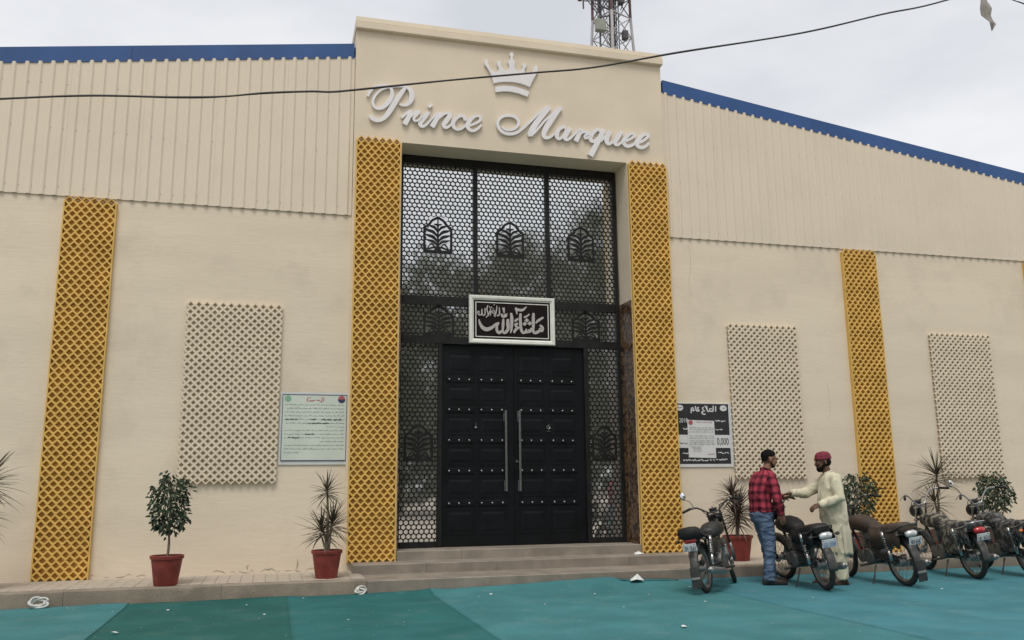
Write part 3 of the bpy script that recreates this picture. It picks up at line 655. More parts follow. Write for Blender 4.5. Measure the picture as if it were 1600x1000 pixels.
SIGN=[[(3.9,3.755,.031),(3.942,3.711,.043),(3.93,3.661,.035),(3.895,3.679,.035),(3.907,3.71,.023)],[(3.906,3.672,.039),(3.867,3.648,.047),(3.82,3.627,.043),(3.789,3.652,.039),(3.791,3.751,.047),(3.793,3.865,.047),(3.798,3.941,.035)],[(3.83,3.779,.017),(3.87,3.822,.039),(3.957,3.879,.031)],[(3.588,3.929,.035),(3.583,3.857,.042),(3.586,3.758,.045),(3.596,3.668,.045),(3.627,3.624,.042),(3.665,3.641,.039),(3.682,3.686,.027)],[(3.669,3.633,.039),(3.712,3.642,.039),(3.724,3.68,.025)],[(3.716,3.635,.035),(3.751,3.659,.035),(3.751,3.704,.027)],[(3.641,3.863,.031),(3.684,3.883,.028),(3.731,3.92,.022)],[(3.5,4.005,.039),(3.554,3.981,.04),(3.624,3.984,.039),(3.686,4.036,.014)],[(3.516,4.006,.039),(3.53,3.907,.014)],[(3.544,3.764,.035),(3.505,3.748,.038),(3.52,3.711,.035),(3.551,3.697,.027)],[(3.562,3.708,.031),(3.504,3.665,.042),(3.477,3.615,.031)],[(3.49,3.792,.017),(3.514,3.816,.038),(3.552,3.844,.022)],[(3.434,3.926,.032),(3.445,3.851,.05),(3.444,3.753,.046),(3.435,3.662,.034),(3.423,3.609,.017)],[(3.383,3.83,.038),(3.382,3.751,.054),(3.386,3.683,.046),(3.358,3.63,.046),(3.32,3.61,.038),(3.301,3.643,.032),(3.306,3.748,.042),(3.311,3.831,.028)],[(3.305,3.658,.034),(3.274,3.627,.042),(3.236,3.61,.046),(3.206,3.647,.042),(3.207,3.714,.038),(3.23,3.76,.034)],[(3.245,3.764,.027),(3.192,3.743,.034),(3.131,3.689,.049),(3.055,3.656,.06),(2.987,3.676,.056),(2.942,3.741,.038),(2.924,3.808,.014)],[(3.284,3.909,.031),(3.292,3.868,.031),(3.322,3.861,.031),(3.329,3.895,.026),(3.334,3.866,.026),(3.355,3.878,.031),(3.358,3.916,.026)],[(3.312,4.004,.042),(3.319,3.959,.031),(3.323,3.916,.014)],[(3.247,4.009,.011),(3.25,3.919,.021),(3.231,3.873,.017),(3.2,3.887,.012)],[(3.209,4.03,.012),(3.201,3.954,.018),(3.178,3.886,.02),(3.155,3.877,.014)],[(3.17,3.908,.015),(3.14,3.914,.015),(3.129,3.936,.014),(3.163,3.953,.014),(3.174,3.919,.012)],[(3.102,3.867,.014),(3.111,3.943,.015),(3.102,3.988,.012)],[(3.065,4.031,.017),(3.049,3.963,.018),(3.071,3.889,.018),(3.033,3.838,.012)],[(3.064,3.858,.014),(3.102,3.95,.014)],[(3.019,3.984,.017),(3.018,3.887,.017),(2.981,3.878,.018),(2.97,3.975,.012)],[(2.966,3.952,.012),(2.962,3.884,.015),(2.928,3.875,.017),(2.898,3.912,.015),(2.921,3.934,.014),(2.929,3.894,.012)],[(3.118,4.011,.014),(3.129,3.989,.014)],[(3.16,4.047,.015),(3.171,4.04,.015)],[(3.087,4.017,.011),(3.099,3.995,.011)],[(3.14,3.974,.011),(3.155,3.983,.011)],[(3.189,3.867,.014),(3.17,3.855,.014)]]
DIA=[[(3.684,3.854),(3.722,3.82),(3.683,3.784),(3.645,3.817)],[(3.651,3.797),(3.689,3.764),(3.65,3.728),(3.611,3.761)],[(3.731,3.806),(3.77,3.773),(3.73,3.737),(3.692,3.77)]]
CABLE=[(-3.731,7.0,3.935),(-2.76,7.0,4.128),(-2.133,7.0,4.235),(-1.513,7.0,4.331),(-.892,7.0,4.386),(-.538,7.0,4.431),(-.205,7.0,4.499),(.153,7.0,4.554),(.336,7.0,4.571),(.559,7.0,4.617),(1.342,7.0,4.793),(2.104,7.0,4.953),(2.708,7.0,5.082),(3.557,7.0,5.336),(4.902,7.0,5.713),(5.909,7.0,6.063),(6.735,7.0,6.343),(8.763,7.0,7.197),(10.914,7.0,8.24)]
CABLE2=[(5.282,6.0,6.158),(5.945,6.0,5.874),(6.525,6.0,5.731),(6.647,6.0,5.709),(7.377,6.0,5.552),(8.914,6.0,5.169)]
sl = thing('sign_lettering', (3.5, TY, 6.6), 'raised white script lettering in two words across the tower over the gate', 'lettering')
for k, ss in enumerate(LETTERS):
    b = MB()
    for i, s in enumerate(ss): b.stroke(s, TY-.042-.0022*i-.0011*(k % 2), TY-.006, 6, .004)
    b.build('letter', 'letter_white', sl, loc=(-3.5, -TY, -6.6))
    bs = MB()
    for i, s in enumerate(ss):
        m_ = s[len(s)//2]; bs.tube([(m_[0], TY-.02, m_[1]), (m_[0], TY+.002, m_[1])], .007, 6)
    bs.build('stand_off', 'steel', sl, loc=(-3.5, -TY, -6.6))
cr = thing('crown_emblem', (3.42, TY, 7.55), 'raised white crown emblem above the script lettering', 'emblem')
MB().poly(CROWN, TY-.042, TY-.006).build('crown', 'letter_white', cr, loc=(-3.42, -TY, -7.55))
MB().poly(BAND, TY-.042, TY-.006).build('crown_band', 'letter_white', cr, loc=(-3.42, -TY, -7.55))
bs = MB()
for i in (4, 20, 30, 44, 55): bs.tube([(CROWN[i][0]+.01, TY-.02, CROWN[i][1]-.02), (CROWN[i][0]+.01, TY+.002, CROWN[i][1]-.02)], .006, 6)
bs.build('stand_off', 'steel', cr, loc=(-3.42, -TY, -7.55))

# framed calligraphy over the door
SX0, SX1, SZ0, SZ1 = 2.772, 4.142, 3.437, 4.185
fs_ = thing('framed_calligraphy', (3.457, 12.80, 3.437), 'white framed black panel with silver Arabic calligraphy above the door', 'sign')
FO = (-3.457, -12.80, -3.437)
fwid = .072
def mould(pts):
    b = MB()
    prof = ((0, 0), (0, -.035), (.012, -.045), (.045, -.042), (.055, -.030), (fwid, -.022), (fwid, 0))
    (ax, az), (bx, bz) = pts
    return prof
def frame_bar(side):
    b = MB(); prof = ((0, .008), (0, -.035), (.012, -.045), (.045, -.042), (.056, -.030), (fwid, -.022), (fwid, .006))
    R0, R1 = [], []
    for o, d in prof:
        if side == 'b': R0.append((SX0+o, 12.815+d, SZ0+o)); R1.append((SX1-o, 12.815+d, SZ0+o))
        if side == 't': R0.append((SX0+o, 12.815+d, SZ1-o)); R1.append((SX1-o, 12.815+d, SZ1-o))
        if side == 'l': R0.append((SX0+o, 12.815+d, SZ0+o)); R1.append((SX0+o, 12.815+d, SZ1-o))
        if side == 'r': R0.append((SX1-o, 12.815+d, SZ0+o)); R1.append((SX1-o, 12.815+d, SZ1-o))
    b.loft([R0, R1]); b.build('frame_bar', 'sign_frame', fs_, loc=FO)
for s in 'btlr': frame_bar(s)
board = MB().box(SX0+fwid-.004, SX1-fwid+.004, 12.795, 12.812, SZ0+fwid-.004, SZ1-fwid+.004).build('board', 'sign_black', fs_, loc=FO)
b = MB(); i0 = fwid+.028; t = .012
for x0, x1, z0, z1 in ((SX0+i0, SX1-i0, SZ0+i0, SZ0+i0+t), (SX0+i0, SX1-i0, SZ1-i0-t, SZ1-i0), (SX0+i0, SX0+i0+t, SZ0+i0+t+.0005, SZ1-i0-t-.0005), (SX1-i0-t, SX1-i0, SZ0+i0+t+.0005, SZ1-i0-t-.0005)):
    b.box(x0, x1, 12.791, 12.796, z0, z1)
b.build('border_line', 'sign_frame', board)
b = MB()
for i, s in enumerate(SIGN): b.stroke(s, 12.7885-.0004*i, 12.796, 6, .0012)
for i, d in enumerate(DIA): b.poly(d, 12.776-.0006*i, 12.796)
b.build('calligraphy', 'sign_silver', board)

# ------------------------------------------------------------------ notices on the wall
def squiggle(b, x0, x1, z, h, y, rnd, wd, gap=.12):
    """a line of running script seen from afar"""
    x = x1
    while x > x0+.02:
        L = min(rnd.uniform(.03, .10), x-x0); n = max(3, int(L/.012)); pts = []
        for i in range(n+1): pts.append((x-L*i/n, z+rnd.uniform(-.35, .45)*h, wd*rnd.uniform(.6, 1.3)))
        b.stroke(pts, y-rnd.uniform(0, .0006), y+.001, 2)
        if rnd.random() < .5: b.poly([(x-L*.5, z+h*.8), (x-L*.5+.006, z+h*.8), (x-L*.5+.006, z+h*.8+.005), (x-L*.5, z+h*.8+.005)], y-.001, y+.001)
        x -= L+rnd.uniform(.006, .018)
rnd = random.Random(4)
py_ = WY-.012
po = thing('notice_poster', (.5, WY, 1.61), 'pale green paper notice with navy border and lines of Urdu script', 'poster', None)
PO = (-.5, -WY, -1.61)
# slightly buckled sheet
b = MB(); nx, nz = 10, 10; X0, X1, Z0, Z1 = .036, .965, 1.612, 2.605
vs = [(X0+(X1-X0)*i/nx, py_-.004-.006*noise.noise((i*.5, j*.4, 1)), Z0+(Z1-Z0)*j/nz) for j in range(nz+1) for i in range(nx+1)]
vs2 = [(x, y+.008, z) for x, y, z in vs]; k = len(vs)
b.add(vs+vs2, [(j*(nx+1)+i, j*(nx+1)+i+1, (j+1)*(nx+1)+i+1, (j+1)*(nx+1)+i) for j in range(nz) for i in range(nx)]+[(k+(j+1)*(nx+1)+i, k+(j+1)*(nx+1)+i+1, k+j*(nx+1)+i+1, k+j*(nx+1)+i) for j in range(nz) for i in range(nx)])
sheet = b.build('sheet', 'poster_margin', po, True, loc=PO)
yp = py_-.012
MB().box(.066, .935, yp, yp+.003, 1.672, 2.567).build('printed_field', 'poster_paper', sheet)
b = MB(); 
for q in ((.062, .939, 1.664, 1.674), (.062, .939, 2.565, 2.575), (.062, .070, 1.6745, 2.5645), (.931, .939, 1.6745, 2.5645)): b.box(q[0], q[1], yp-.002, yp+.001, q[2], q[3])
b.build('border_line', 'navy_ink', sheet)
b = MB(); z = 2.43
for ln in range(14):
    xa = .10 if ln not in (6, 10, 13) else (.66 if ln == 6 else .58 if ln == 10 else .10)
    xb = .905 if ln != 13 else .30
    squiggle(b, xa, xb, z, .016, yp-.0015, rnd, .0055); z -= .0505
b.build('script_line', 'grey_ink', sheet)['kind'] = 'stuff'
b = MB()
for xa, xb, z in ((.60, .86, 2.228), (.44, .52, 2.228), (.09, .27, 2.228), (.42, .70, 2.177), (.38, .50, 2.027), (.15, .30, 1.978)): squiggle(b, xa, xb, z, .016, yp-.003, rnd, .011)
b.build('script_line', 'black_ink', sheet)['kind'] = 'stuff'
b = MB()
for s in ([(.62,2.54,.008),(.615,2.48,.012)],[(.595,2.545,.008),(.59,2.475,.012),(.57,2.478,.01)],[(.565,2.50,.012),(.54,2.49,.012),(.52,2.505,.01)],[(.50,2.50,.012),(.46,2.485,.014),(.42,2.49,.012)],[(.41,2.535,.012),(.39,2.50,.012),(.41,2.475,.010)],[(.44,2.53,.012),(.425,2.53,.012)]): b.stroke(s, yp-.002, yp+.001, 3)
b.build('heading', 'red_ink', sheet)
b = MB(); b.lathe([(.045, 0), (.045, -.002), (.001, -.0025)], (.135, yp, 2.515), 'y', 20); b.build('green_emblem', 'green_ink', sheet)
b = MB(); b.poly([(.862+.05*cos(t*pi/10), 2.512+.05*sin(t*pi/10)) for t in range(11)], yp-.003, yp+.001); b.build('red_emblem', 'red_ink', sheet)
b = MB(); b.poly([(.862-.05*cos(t*pi/10), 2.510-.05*sin(t*pi/10)) for t in range(11)], yp-.003, yp+.001); b.build('navy_emblem', 'navy_ink', sheet)

pb = thing('notice_board', (6.43, WY, 1.555), 'black banner notice with white edge and a 0,000 figure', 'poster')
PB = (-6.43, -WY, -1.555)
bd = MB().box(5.955, 6.912, WY-.016, WY-.002, 1.553, 2.54).build('white_edge', 'poster_white', pb, loc=PB)
yb = WY-.0175
bk = MB().box(5.962, 6.862, yb, yb+.003, 1.60, 2.528).build('black_field', 'poster_black', bd)
MB().box(5.9625, 6.8615, yb-.0015, yb+.0005, 1.845, 2.045).build('white_band', 'poster_white', bk)
for x in (6.025, 6.775):
    b = MB(); b.poly([(x+.062*cos(t*pi/12), 2.462+.046*sin(t*pi/12)) for t in range(24)], yb-.0015, yb+.0005); o = b.build('oval', 'poster_white', bk)
    b = MB(); squiggle(b, x-.04, x+.04, 2.462, .02, yb-.0025, rnd, .009); b.build('script_line', 'black_ink', o)['kind'] = 'stuff'
b = MB(); W_ = .019
for s in ([(6.645,2.495,W_),(6.64,2.41,W_)],[(6.60,2.50,W_),(6.598,2.42,W_),(6.55,2.415,W_),(6.535,2.44,W_),(6.565,2.455,W_*.8),(6.60,2.43,W_*.8)],[(6.535,2.415,W_),(6.50,2.415,W_),(6.49,2.495,W_)],[(6.50,2.43,W_),(6.455,2.50,W_*.8)],[(6.455,2.415,W_),(6.43,2.43,W_),(6.415,2.46,W_),(6.44,2.475,W_*.7)],[(6.44,2.42,W_),(6.40,2.39,W_),(6.43,2.365,W_),(6.465,2.37,W_*.8)],
          [(6.35,2.43,W_),(6.33,2.46,W_),(6.355,2.475,W_*.7)],[(6.365,2.42,W_),(6.31,2.42,W_),(6.295,2.49,W_)],[(6.275,2.42,W_),(6.24,2.425,W_),(6.225,2.45,W_),(6.25,2.465,W_*.8),(6.27,2.43,W_*.7)],[(6.225,2.44,W_),(6.215,2.38,W_*.8)]): b.stroke(s, yb-.0015-.0003*len(s), yb+.0005, 4)
b.build('heading', 'poster_white', bk)
b = MB()
for xa, xb, z, wd in ((6.62, 6.80, 2.26, .013), (6.61, 6.74, 2.13, .013), (6.07, 6.14, 2.14, .015), (6.62, 6.83, 1.765, .012), (6.02, 6.15, 1.765, .012), (6.58, 6.80, 1.665, .013), (6.05, 6.58, 1.655, .013)): squiggle(b, xa, xb, z, .034, yb-.0015, rnd, wd)
b.build('script_line', 'poster_white', bk)['kind'] = 'stuff'
b = MB(); squiggle(b, 6.00, 6.13, 1.915, .022, yb-.0035, rnd, .009); b.build('script_line', 'navy_ink', bk)['kind'] = 'stuff'
def text(body, x, z, size, y, m, parent, loc=(0,0,0), sx=1.0, name='figures', ext=.0008):
    cu = bpy.data.curves.new(name, 'FONT'); cu.body = body; cu.size = size; cu.extrude = ext; cu.align_x = 'LEFT'
    tmp = bpy.data.objects.new(name, cu); COL.objects.link(tmp); bpy.context.view_layer.update()
    me = bpy.data.meshes.new_from_object(tmp.evaluated_get(bpy.context.evaluated_depsgraph_get())); bpy.data.objects.remove(tmp)
    me.materials.clear(); me.materials.append(MATS[m]); me.name = name
    me.transform(Matrix.Translation((x, y, z)) @ Matrix.Rotation(pi/2, 4, 'X') @ Matrix.Diagonal((sx, 1, 1, 1)))
    return link(name, me, parent, loc)
text('0,000', 6.632, 1.895, .150, yb-.0028, 'black_ink', bk, sx=.62, ext=.0012)
text('2018', 6.005, 2.235, .095, yb-.0018, 'poster_white', bk, sx=.78)
pn = thing('paper_notice', (6.325, WY-.02, 1.68), 'white printed paper taped over the middle of the black banner notice', 'paper')
PN = (-6.325, -WY+.02, -1.68)
sh = MB().add([(6.142,yb-.006,1.70),(6.605,yb-.010,1.688),(6.60,yb-.007,2.262),(6.142,yb-.012,2.275),(6.142,yb-.003,1.70),(6.605,yb-.004,1.688),(6.60,yb-.004,2.262),(6.142,yb-.004,2.275)], [(0,1,2,3),(7,6,5,4),(0,4,5,1),(1,5,6,2),(2,6,7,3),(3,7,4,0)]).build('sheet', 'poster_white', pn, loc=PN)
b = MB()
for k, z in enumerate((2.155, 2.125, 2.09, 2.03, 1.995, 1.955, 1.925, 1.90, 1.86, 1.835, 1.80)): squiggle(b, 6.16 if k not in (9, 10) else 6.22, 6.585 if k < 8 else 6.36, z, .007, yb-.0135, rnd, .0045)
b.build('script_line', 'grey_ink', sh)['kind'] = 'stuff'
b = MB(); b.lathe([(.036, 0), (.036, -.002), (.001, -.0025)], (6.195, yb-.0125, 2.235), 'y', 16); squiggle(b, 6.25, 6.57, 2.243, .007, yb-.0135, rnd, .006); squiggle(b, 6.45, 6.59, 1.75, .007, yb-.0135, rnd, .005); b.build('red_letterhead', 'red_ink', sh)

# ------------------------------------------------------------------ potted plants
def pot(parent, R=.19, H=.34, z=0):
    b = MB(); b.lathe([(.001, .0), (R*.68, 0), (R*.70, .006), (R*.93, H-.045), (R*1.0, H-.04), (R*1.02, H-.005), (R*1.0, H), (R*.92, H), (R*.90, H-.05), (R*.88, H-.06)], (0,0,z), 'z', 28)
    p = b.build('pot', 'terracotta', parent, True, angle=40)
    b = MB(); b.lathe([(R*.90, H-.045), (R*.5, H-.03), (.001, H-.035)], (0,0,z), 'z', 16); b.build('soil', 'soil', p)
    return p
def leaf_blade(b, base, direc, L, W, droop, seg=5):
    """a strap leaf that arches over under its own weight"""
    d = Vector(direc).normalized(); p = Vector(base); side = d.cross(Vector((0,0,1)))
    side = side.normalized() if side.length > .05 else Vector((random.uniform(-1,1), random.uniform(-1,1), 0)).normalized()
    vs = []
    for i in range(seg+1):
        t = i/seg; wd = W*(min(1, .45+t*2.2))*(1-t**2.4)*.5+.0006
        upv = side.cross(d)
        vs += [p-side*wd+upv*wd*.35, p-upv*wd*.15, p+side*wd+upv*wd*.35]
        d = (d+Vector((0,0,-droop/seg))).normalized(); p = p+d*(L/seg)
    b.add(vs, [f for i in range(seg) for f in ((3*i, 3*i+1, 3*i+4, 3*i+3), (3*i+1, 3*i+2, 3*i+5, 3*i+4))])
def dracaena(name, loc, label, heads, m, seed, potR=.19, potH=.34):
    random.seed(seed)
    t = thing(name, loc, label, 'potted plant', 'potted plants along the wall')
    pot(t, potR, potH)
    for (x, y, z, L, n) in heads:
        b = MB(); pts = catmull([(x*.15, y*.15, potH-.06), (x*.4+.01, y*.4, potH+(z-potH)*.45), (x, y, z)], 5)
        b.tube(pts, [.021-.009*i/len(pts) for i in range(len(pts))], 8); s = b.build('stem', 'bark', t, True)
        b = MB()
        for i in range(n):
            q = i/n; a = i*2.39996+random.uniform(-.3, .3); el = 1.35-1.75*(1-q)**.85+random.uniform(-.22, .22)
            zz = z-.20*(1-q)*min(1, L*1.8)
            leaf_blade(b, (x+.012*cos(a), y+.012*sin(a), zz), (cos(a)*cos(el), sin(a)*cos(el), sin(el)), L*random.uniform(.7, 1.12), .022*random.uniform(.8, 1.2), random.uniform(.15, .75))
        b.build('leaf_rosette', m, t, True)
    return t
PZ = .196
dracaena('potted_dracaena', (.665, 11.47, PZ), 'two tiered dracaena in a red pot beside the left gate pillar', [(-.02, .0, 1.10, .27, 40), (.06, .03, .70, .36, 62), (-.07, .02, .62, .36, 52)], 'dracaena_leaf', 3)
dracaena('potted_dracaena', (6.56, 11.80, PZ), 'bushy reddish dracaena in a wide red pot behind the man in the checked shirt', [(-.05, .0, .98, .32, 70), (.05, .03, .78, .40, 90), (-.02, -.05, .66, .40, 80)], 'red_dracaena_leaf', 5, .215, .36)
dracaena('potted_dracaena', (10.20, 11.95, PZ), 'thin tall stemmed dracaena rising behind the row of motorcycles', [(.04, .0, 1.26, .46, 74), (-.03, .02, .82, .36, 40)], 'dracaena_leaf', 8)
dracaena('potted_dracaena', (-3.24, 11.5, PZ), 'tall dracaena on the far side of the yellow wall pillar from the gate', [(.02, 0, 1.26, .44, 80), (-.08, .04, .92, .42, 60)], 'dracaena_leaf', 11)
def ficus(loc, label, seed, cz=.93, rx=.235, rz=.39, lean=0):
    random.seed(seed)
    t = thing('potted_ficus', loc, label, 'potted plant', 'potted plants along the wall')
    pot(t)
    tr = MB(); tr.tube(catmull([(0, 0, .28), (.012+lean*.3, .0, .46), (.0+lean, .01, cz-.22), (.01+lean, 0, cz+.10)], 5), [.015]*6+[.013]*5+[.010]*5, 8)
    tips = []
    for i in range(15):
        a = i*2.4; z = cz-rz*.75+i*rz*1.5/15; r = rx*.62*random.uniform(.7, 1.2)
        e = Vector((lean+r*cos(a), r*sin(a), z+.10)); tips.append(e)
        tr.tube([(lean*.9, 0, z-.08), ((lean+e.x)/2, e.y/2, z+.02), e], [.006, .004, .002], 5)
    tr.build('trunk', 'bark', t, True)
    b = MB(); n = 0; lob = [(random.uniform(-1, 1), random.uniform(-1, 1), random.uniform(-1, 1), random.uniform(.35, .6)) for _ in range(11)]
    while n < 820:
        p = Vector((random.uniform(-1, 1), random.uniform(-1, 1), random.uniform(-1, 1)))
        if p.length > 1: continue
        kk = .70+.42*noise.noise(p*2.6+Vector((seed, 0, 0)))
        if p.length > kk+.12 or (p.length < .35 and random.random() < .6): continue
        q = Vector((lean+p.x*rx*1.15, p.y*rx*1.15, cz+p.z*rz*1.1))
        a = random.uniform(0, 2*pi); o = Vector((p.x, p.y, 0)).normalized() if abs(p.x)+abs(p.y) > .05 else Vector((cos(a), sin(a), 0))
        d = (o*random.uniform(.2, 1)+Vector((cos(a), sin(a), 0))*.6+Vector((0, 0, random.uniform(-1.3, .1)))).normalized()
        s = d.cross(Vector((cos(a+1), sin(a+1), .7))).normalized(); u = s.cross(d); L = random.uniform(.05, .078); W = L*.24
        b.add([q, q+d*L*.35+s*W+u*.005, q+d*L*.7+s*W*.75, q+d*L-u*.008, q+d*L*.7-s*W*.75, q+d*L*.35-s*W+u*.005, q+d*L*.4-u*.004], [(0,1,6),(1,2,6),(2,3,6),(3,4,6),(4,5,6),(5,0,6)]); n += 1
    b.build('crown', 'ficus_leaf', t)
ficus((-1.195, 11.35, PZ), 'leafy ficus in a red pot before the cream lattice screen near the green notice', 21)
ficus((8.66, 11.85, PZ), 'dense ficus behind the man in cream beside the yellow wall pillar', 22, .92, .31, .36)
ficus((11.28, 11.9, PZ), 'ficus standing beyond the thin dracaena at the end of the motorcycle row', 23, .92, .27, .36)

# ------------------------------------------------------------------ odds and ends on the ground
def coil(loc, label, R, tilt, rz, seed):
    random.seed(seed); pts = []
    for i in range(64):
        t = i/63*2*pi*2.6; rr = R*(1+.10*sin(t*.7+seed)+.05*sin(t*2.3)); pts.append((rr*1.25*cos(t)+.02*sin(t*.37), rr*.75*sin(t)+.018*cos(t*.41+seed), .014+.016*sin(t*1.3+seed)+.006*i/63))
    pts.append((R*1.5, -R*.2, .012))
    b = MB(); b.tube(pts, .011, 7); o = b.build('rope_coil', 'rope_white', None, True, loc); o.rotation_euler = (tilt, 0, rz); tag(o, label, 'rope')
coil((-2.47, 11.06, .075), 'coil of white rope leaning on the kerb below the yellow wall pillar', .066, radians(60), .3, 1)
coil((1.05, 11.08, .065), 'small twist of white rope on the kerb at the corner of the steps', .05, radians(55), .5, 4)
SCR = [(-2.15,10.95,.02),(-1.62,10.5,.02),(-1.05,10.4,.03),(-1.35,8.95,.05),(-.25,10.55,.02),(.38,10.95,.02),(-.05,9.7,.035),(.75,9.05,.02),(2.55,10.55,.045),(2.37,10.4,.02),(1.85,11.0,.03),(3.72,10.15,.025),(3.62,9.0,.022),(4.62,9.1,.035),(3.63,7.6,.07),(8.9,11.6-.75,.06),(8.0,10.15,.02),(7.8,9.2,.03),(9.3,9.35,.025),(5.1,10.45,.03),(4.3,9.9,.018),(2.9,9.5,.02),(5.9,9.0,.018)]
random.seed(9)
for x, y, s in SCR:
    s *= .8
    b = MB(); n = 7
    ring = [(s*random.uniform(.5, 1.1)*cos(2*pi*i/n), s*.6*random.uniform(.5, 1.1)*sin(2*pi*i/n), random.uniform(.001, .3*s)) for i in range(n)]
    b.add([(0, 0, .35*s)]+ring, [(0, i+1, (i+1) % n+1) for i in range(n)])
    o = b.build('paper_scrap', 'paper', None, False, (x, y, .026)); o.rotation_euler = (0, 0, random.uniform(0, 6)); tag(o, 'small scrap of white litter lying on the teal carpet', 'litter', 'litter scraps on the carpet')
b = MB(); b.add([(0,0,.05),(-.09,-.05,.0),(-.02,-.07,.02),(.1,-.05,.0),(.08,.05,.03),(-.05,.06,.01),(.02,-.02,.085)], [(6,1,2),(6,2,3),(6,3,4),(6,4,5),(6,5,1)])
tag(b.build('crumpled_paper', 'paper', None, False, (4.58, 10.95, .075)), 'crumpled sheet of white paper at the foot of the steps', 'litter')
b = MB(); b.add([(-.07,-.03,0),(.06,-.04,.01),(.08,.03,0),(-.05,.04,.02),(0,0,.045)], [(4,0,1),(4,1,2),(4,2,3),(4,3,0)])
tag(b.build('crumpled_paper', 'paper', None, False, (5.13, 12.12, .305)), 'scrap of white paper on the step by the right gate pillar', 'litter')

random.seed(77); b = MB()
for i in range(420):
    x = random.uniform(-3.6, 11); y = random.uniform(6.2, 11.0)**1; s = random.choice((.003, .004, .005, .007)); a = random.uniform(0, 3)
    z = .034+noise.noise((x*.9, y*.5, 3))*.008+(.004 if x > 5.25 else 0)
    b.add([(x+s*cos(a), y+s*sin(a), z), (x-s*sin(a)*.6, y+s*cos(a)*.6, z+.002), (x-s*cos(a), y-s*sin(a), z), (x+s*sin(a)*.6, y-s*cos(a)*.6, z+.001)], [(0, 1, 2, 3)])
o = b.build('lint_specks', 'paper'); o['kind'] = 'stuff'; o['label'] = 'tiny pale specks of lint strewn over the teal carpet'; o['category'] = 'lint'
# ------------------------------------------------------------------ overhead cables
def cable(pts, r, label):
    C = catmull(pts, 8); R = [r*(1+.28*noise.noise((i*.13, 0, 5))) for i in range(len(C))]
    b = MB(); b.tube(C, R, 7, flat=.7); return tag(b.build('overhead_cable', 'cable_black', None, True), label, 'cable')
cable(CABLE, .0118, 'long black cable sagging across the front of the hall')
cable(CABLE2, .007, 'thin black cable crossing the sky near the hanging plastic scrap')
b = MB(); rows = []
for i in range(9):
    t = i/8; zc = 5.86-.42*t; xc = 6.13+.115*t; wd = .062*(1-.35*t)*(1 if i < 7 else .75)
    rows.append([(xc-wd+.012*sin(i), 6.0+.03*sin(i*1.3), zc), (xc-wd*.3, 5.965+.02*cos(i), zc-.012*(i == 8)), (xc+wd*.4, 6.02, zc-.05*(i == 8)), (xc+wd, 6.0+.02*cos(i*2), zc)])
b.loft(rows, False, False); rows2 = [[(p[0], p[1]+.006, p[2]) for p in r] for r in rows]; b.loft(rows2, False, False)
tag(b.build('plastic_scrap', 'old_plastic', None, True), 'torn grey plastic scrap hanging from the upper cable', 'plastic')

# ------------------------------------------------------------------ radio mast behind the hall
MXY = (17.72, 43.0)
mast = thing('radio_mast', (*MXY, 0), 'red and white steel lattice radio mast rising behind the hall', 'mast')
H = 36; 
def half(z): return 2.1-(2.1-.78)*min(1, z/26) if z < 26 else .78-.008*(z-26)
Rz = Matrix.Rotation(radians(24), 3, 'Z')
def corner(k, z):
    s = half(z); p = Rz @ Vector((s*(-1, 1, 1, -1)[k], s*(-1, -1, 1, 1)[k], 0)); return Vector((p.x, p.y, z))
lv = [0, 3, 6, 9, 12, 14.5, 17, 19, 21, 22.6, 24.0, 25.2, 26.4, 27.6, 28.8, 30, 31.5, 33, 34.5, 36]
for k in range(4):
    for i, (a, c) in enumerate(((0, 9), (9, 18.5), (18.5, 27.6), (27.6, 32), (32, 36))):
        MB().tube([corner(k, a), corner(k, c)], .085, 8).build('mast_leg', 'tower_white' if i % 2 == 0 else 'tower_red', mast)
for i in range(len(lv)-1):
    b = MB(); z0, z1 = lv[i], lv[i+1]
    for k in range(4):
        n = (k+1) % 4
        b.tube([corner(k, z1), corner(n, z1)], .035, 5); b.tube([corner(k, z0), corner(n, z1)], .03, 5); b.tube([corner(n, z0), corner(k, z1)], .03, 5)
    b.build('bracing', 'tower_white' if (lv[i] < 9 or 18.5 <= lv[i] < 27 or lv[i] > 31.9) else 'tower_red' if lv[i] < 18.5 else 'tower_grey', mast)
b = MB()
for s in (-.22, .22): b.tube([(s, -.2, 0), (s, -.2, 35)], .03, 5)
for i in range(100): b.tube([(-.22, -.2, .3+i*.35), (.22, -.2, .3+i*.35)], .015, 4)
b.build('ladder', 'tower_grey', mast)
random.seed(12); b = MB()
for i in range(6):
    x = random.uniform(-.1, .5); y = random.uniform(-.5, .3); b.tube([(x*1.4, y, 18), (x, y, 23), (x*.9, y, 26), (x*.9, y, 34)], .035, 5)
b.build('feeder_cables', 'tower_grey', mast)
for i, (z, a, r) in enumerate(((29.6, 1.6, 1.5), (29.4, 2.9, 1.6), (29.5, 4.2, 1.5), (29.3, 5.2, 1.4), (31.6, .9, 1.6), (31.4, 2.3, 1.6), (31.6, 3.6, 1.6), (33.5, 0, 1.6), (33.5, 2, 1.6), (33.5, 4, 1.6))):
    b = MB(); x, y = r*cos(a), r*sin(a)
    b.tube([(x, y, z-1.1), (x, y, z+1.3)], .045, 6); b.tube([(0, 0, z-.6), (x, y, z-.6)], .035, 5); b.tube([(0, 0, z+.6), (x, y, z+.6)], .035, 5); b.tube([(x*.5, y*.5, z-1.4), (x, y, z-.2)], .03, 5)
    o = b.build('antenna_bracket', 'tower_grey', mast)
    MB().rbox((x*1.12, y*1.12, z+.15), .24, .20, 1.5, .03, Matrix.Rotation(a, 3, 'Z')).build('antenna', 'tower_grey' if i % 3 == 0 else 'tower_red' if i % 3 == 1 else 'tower_white', o)
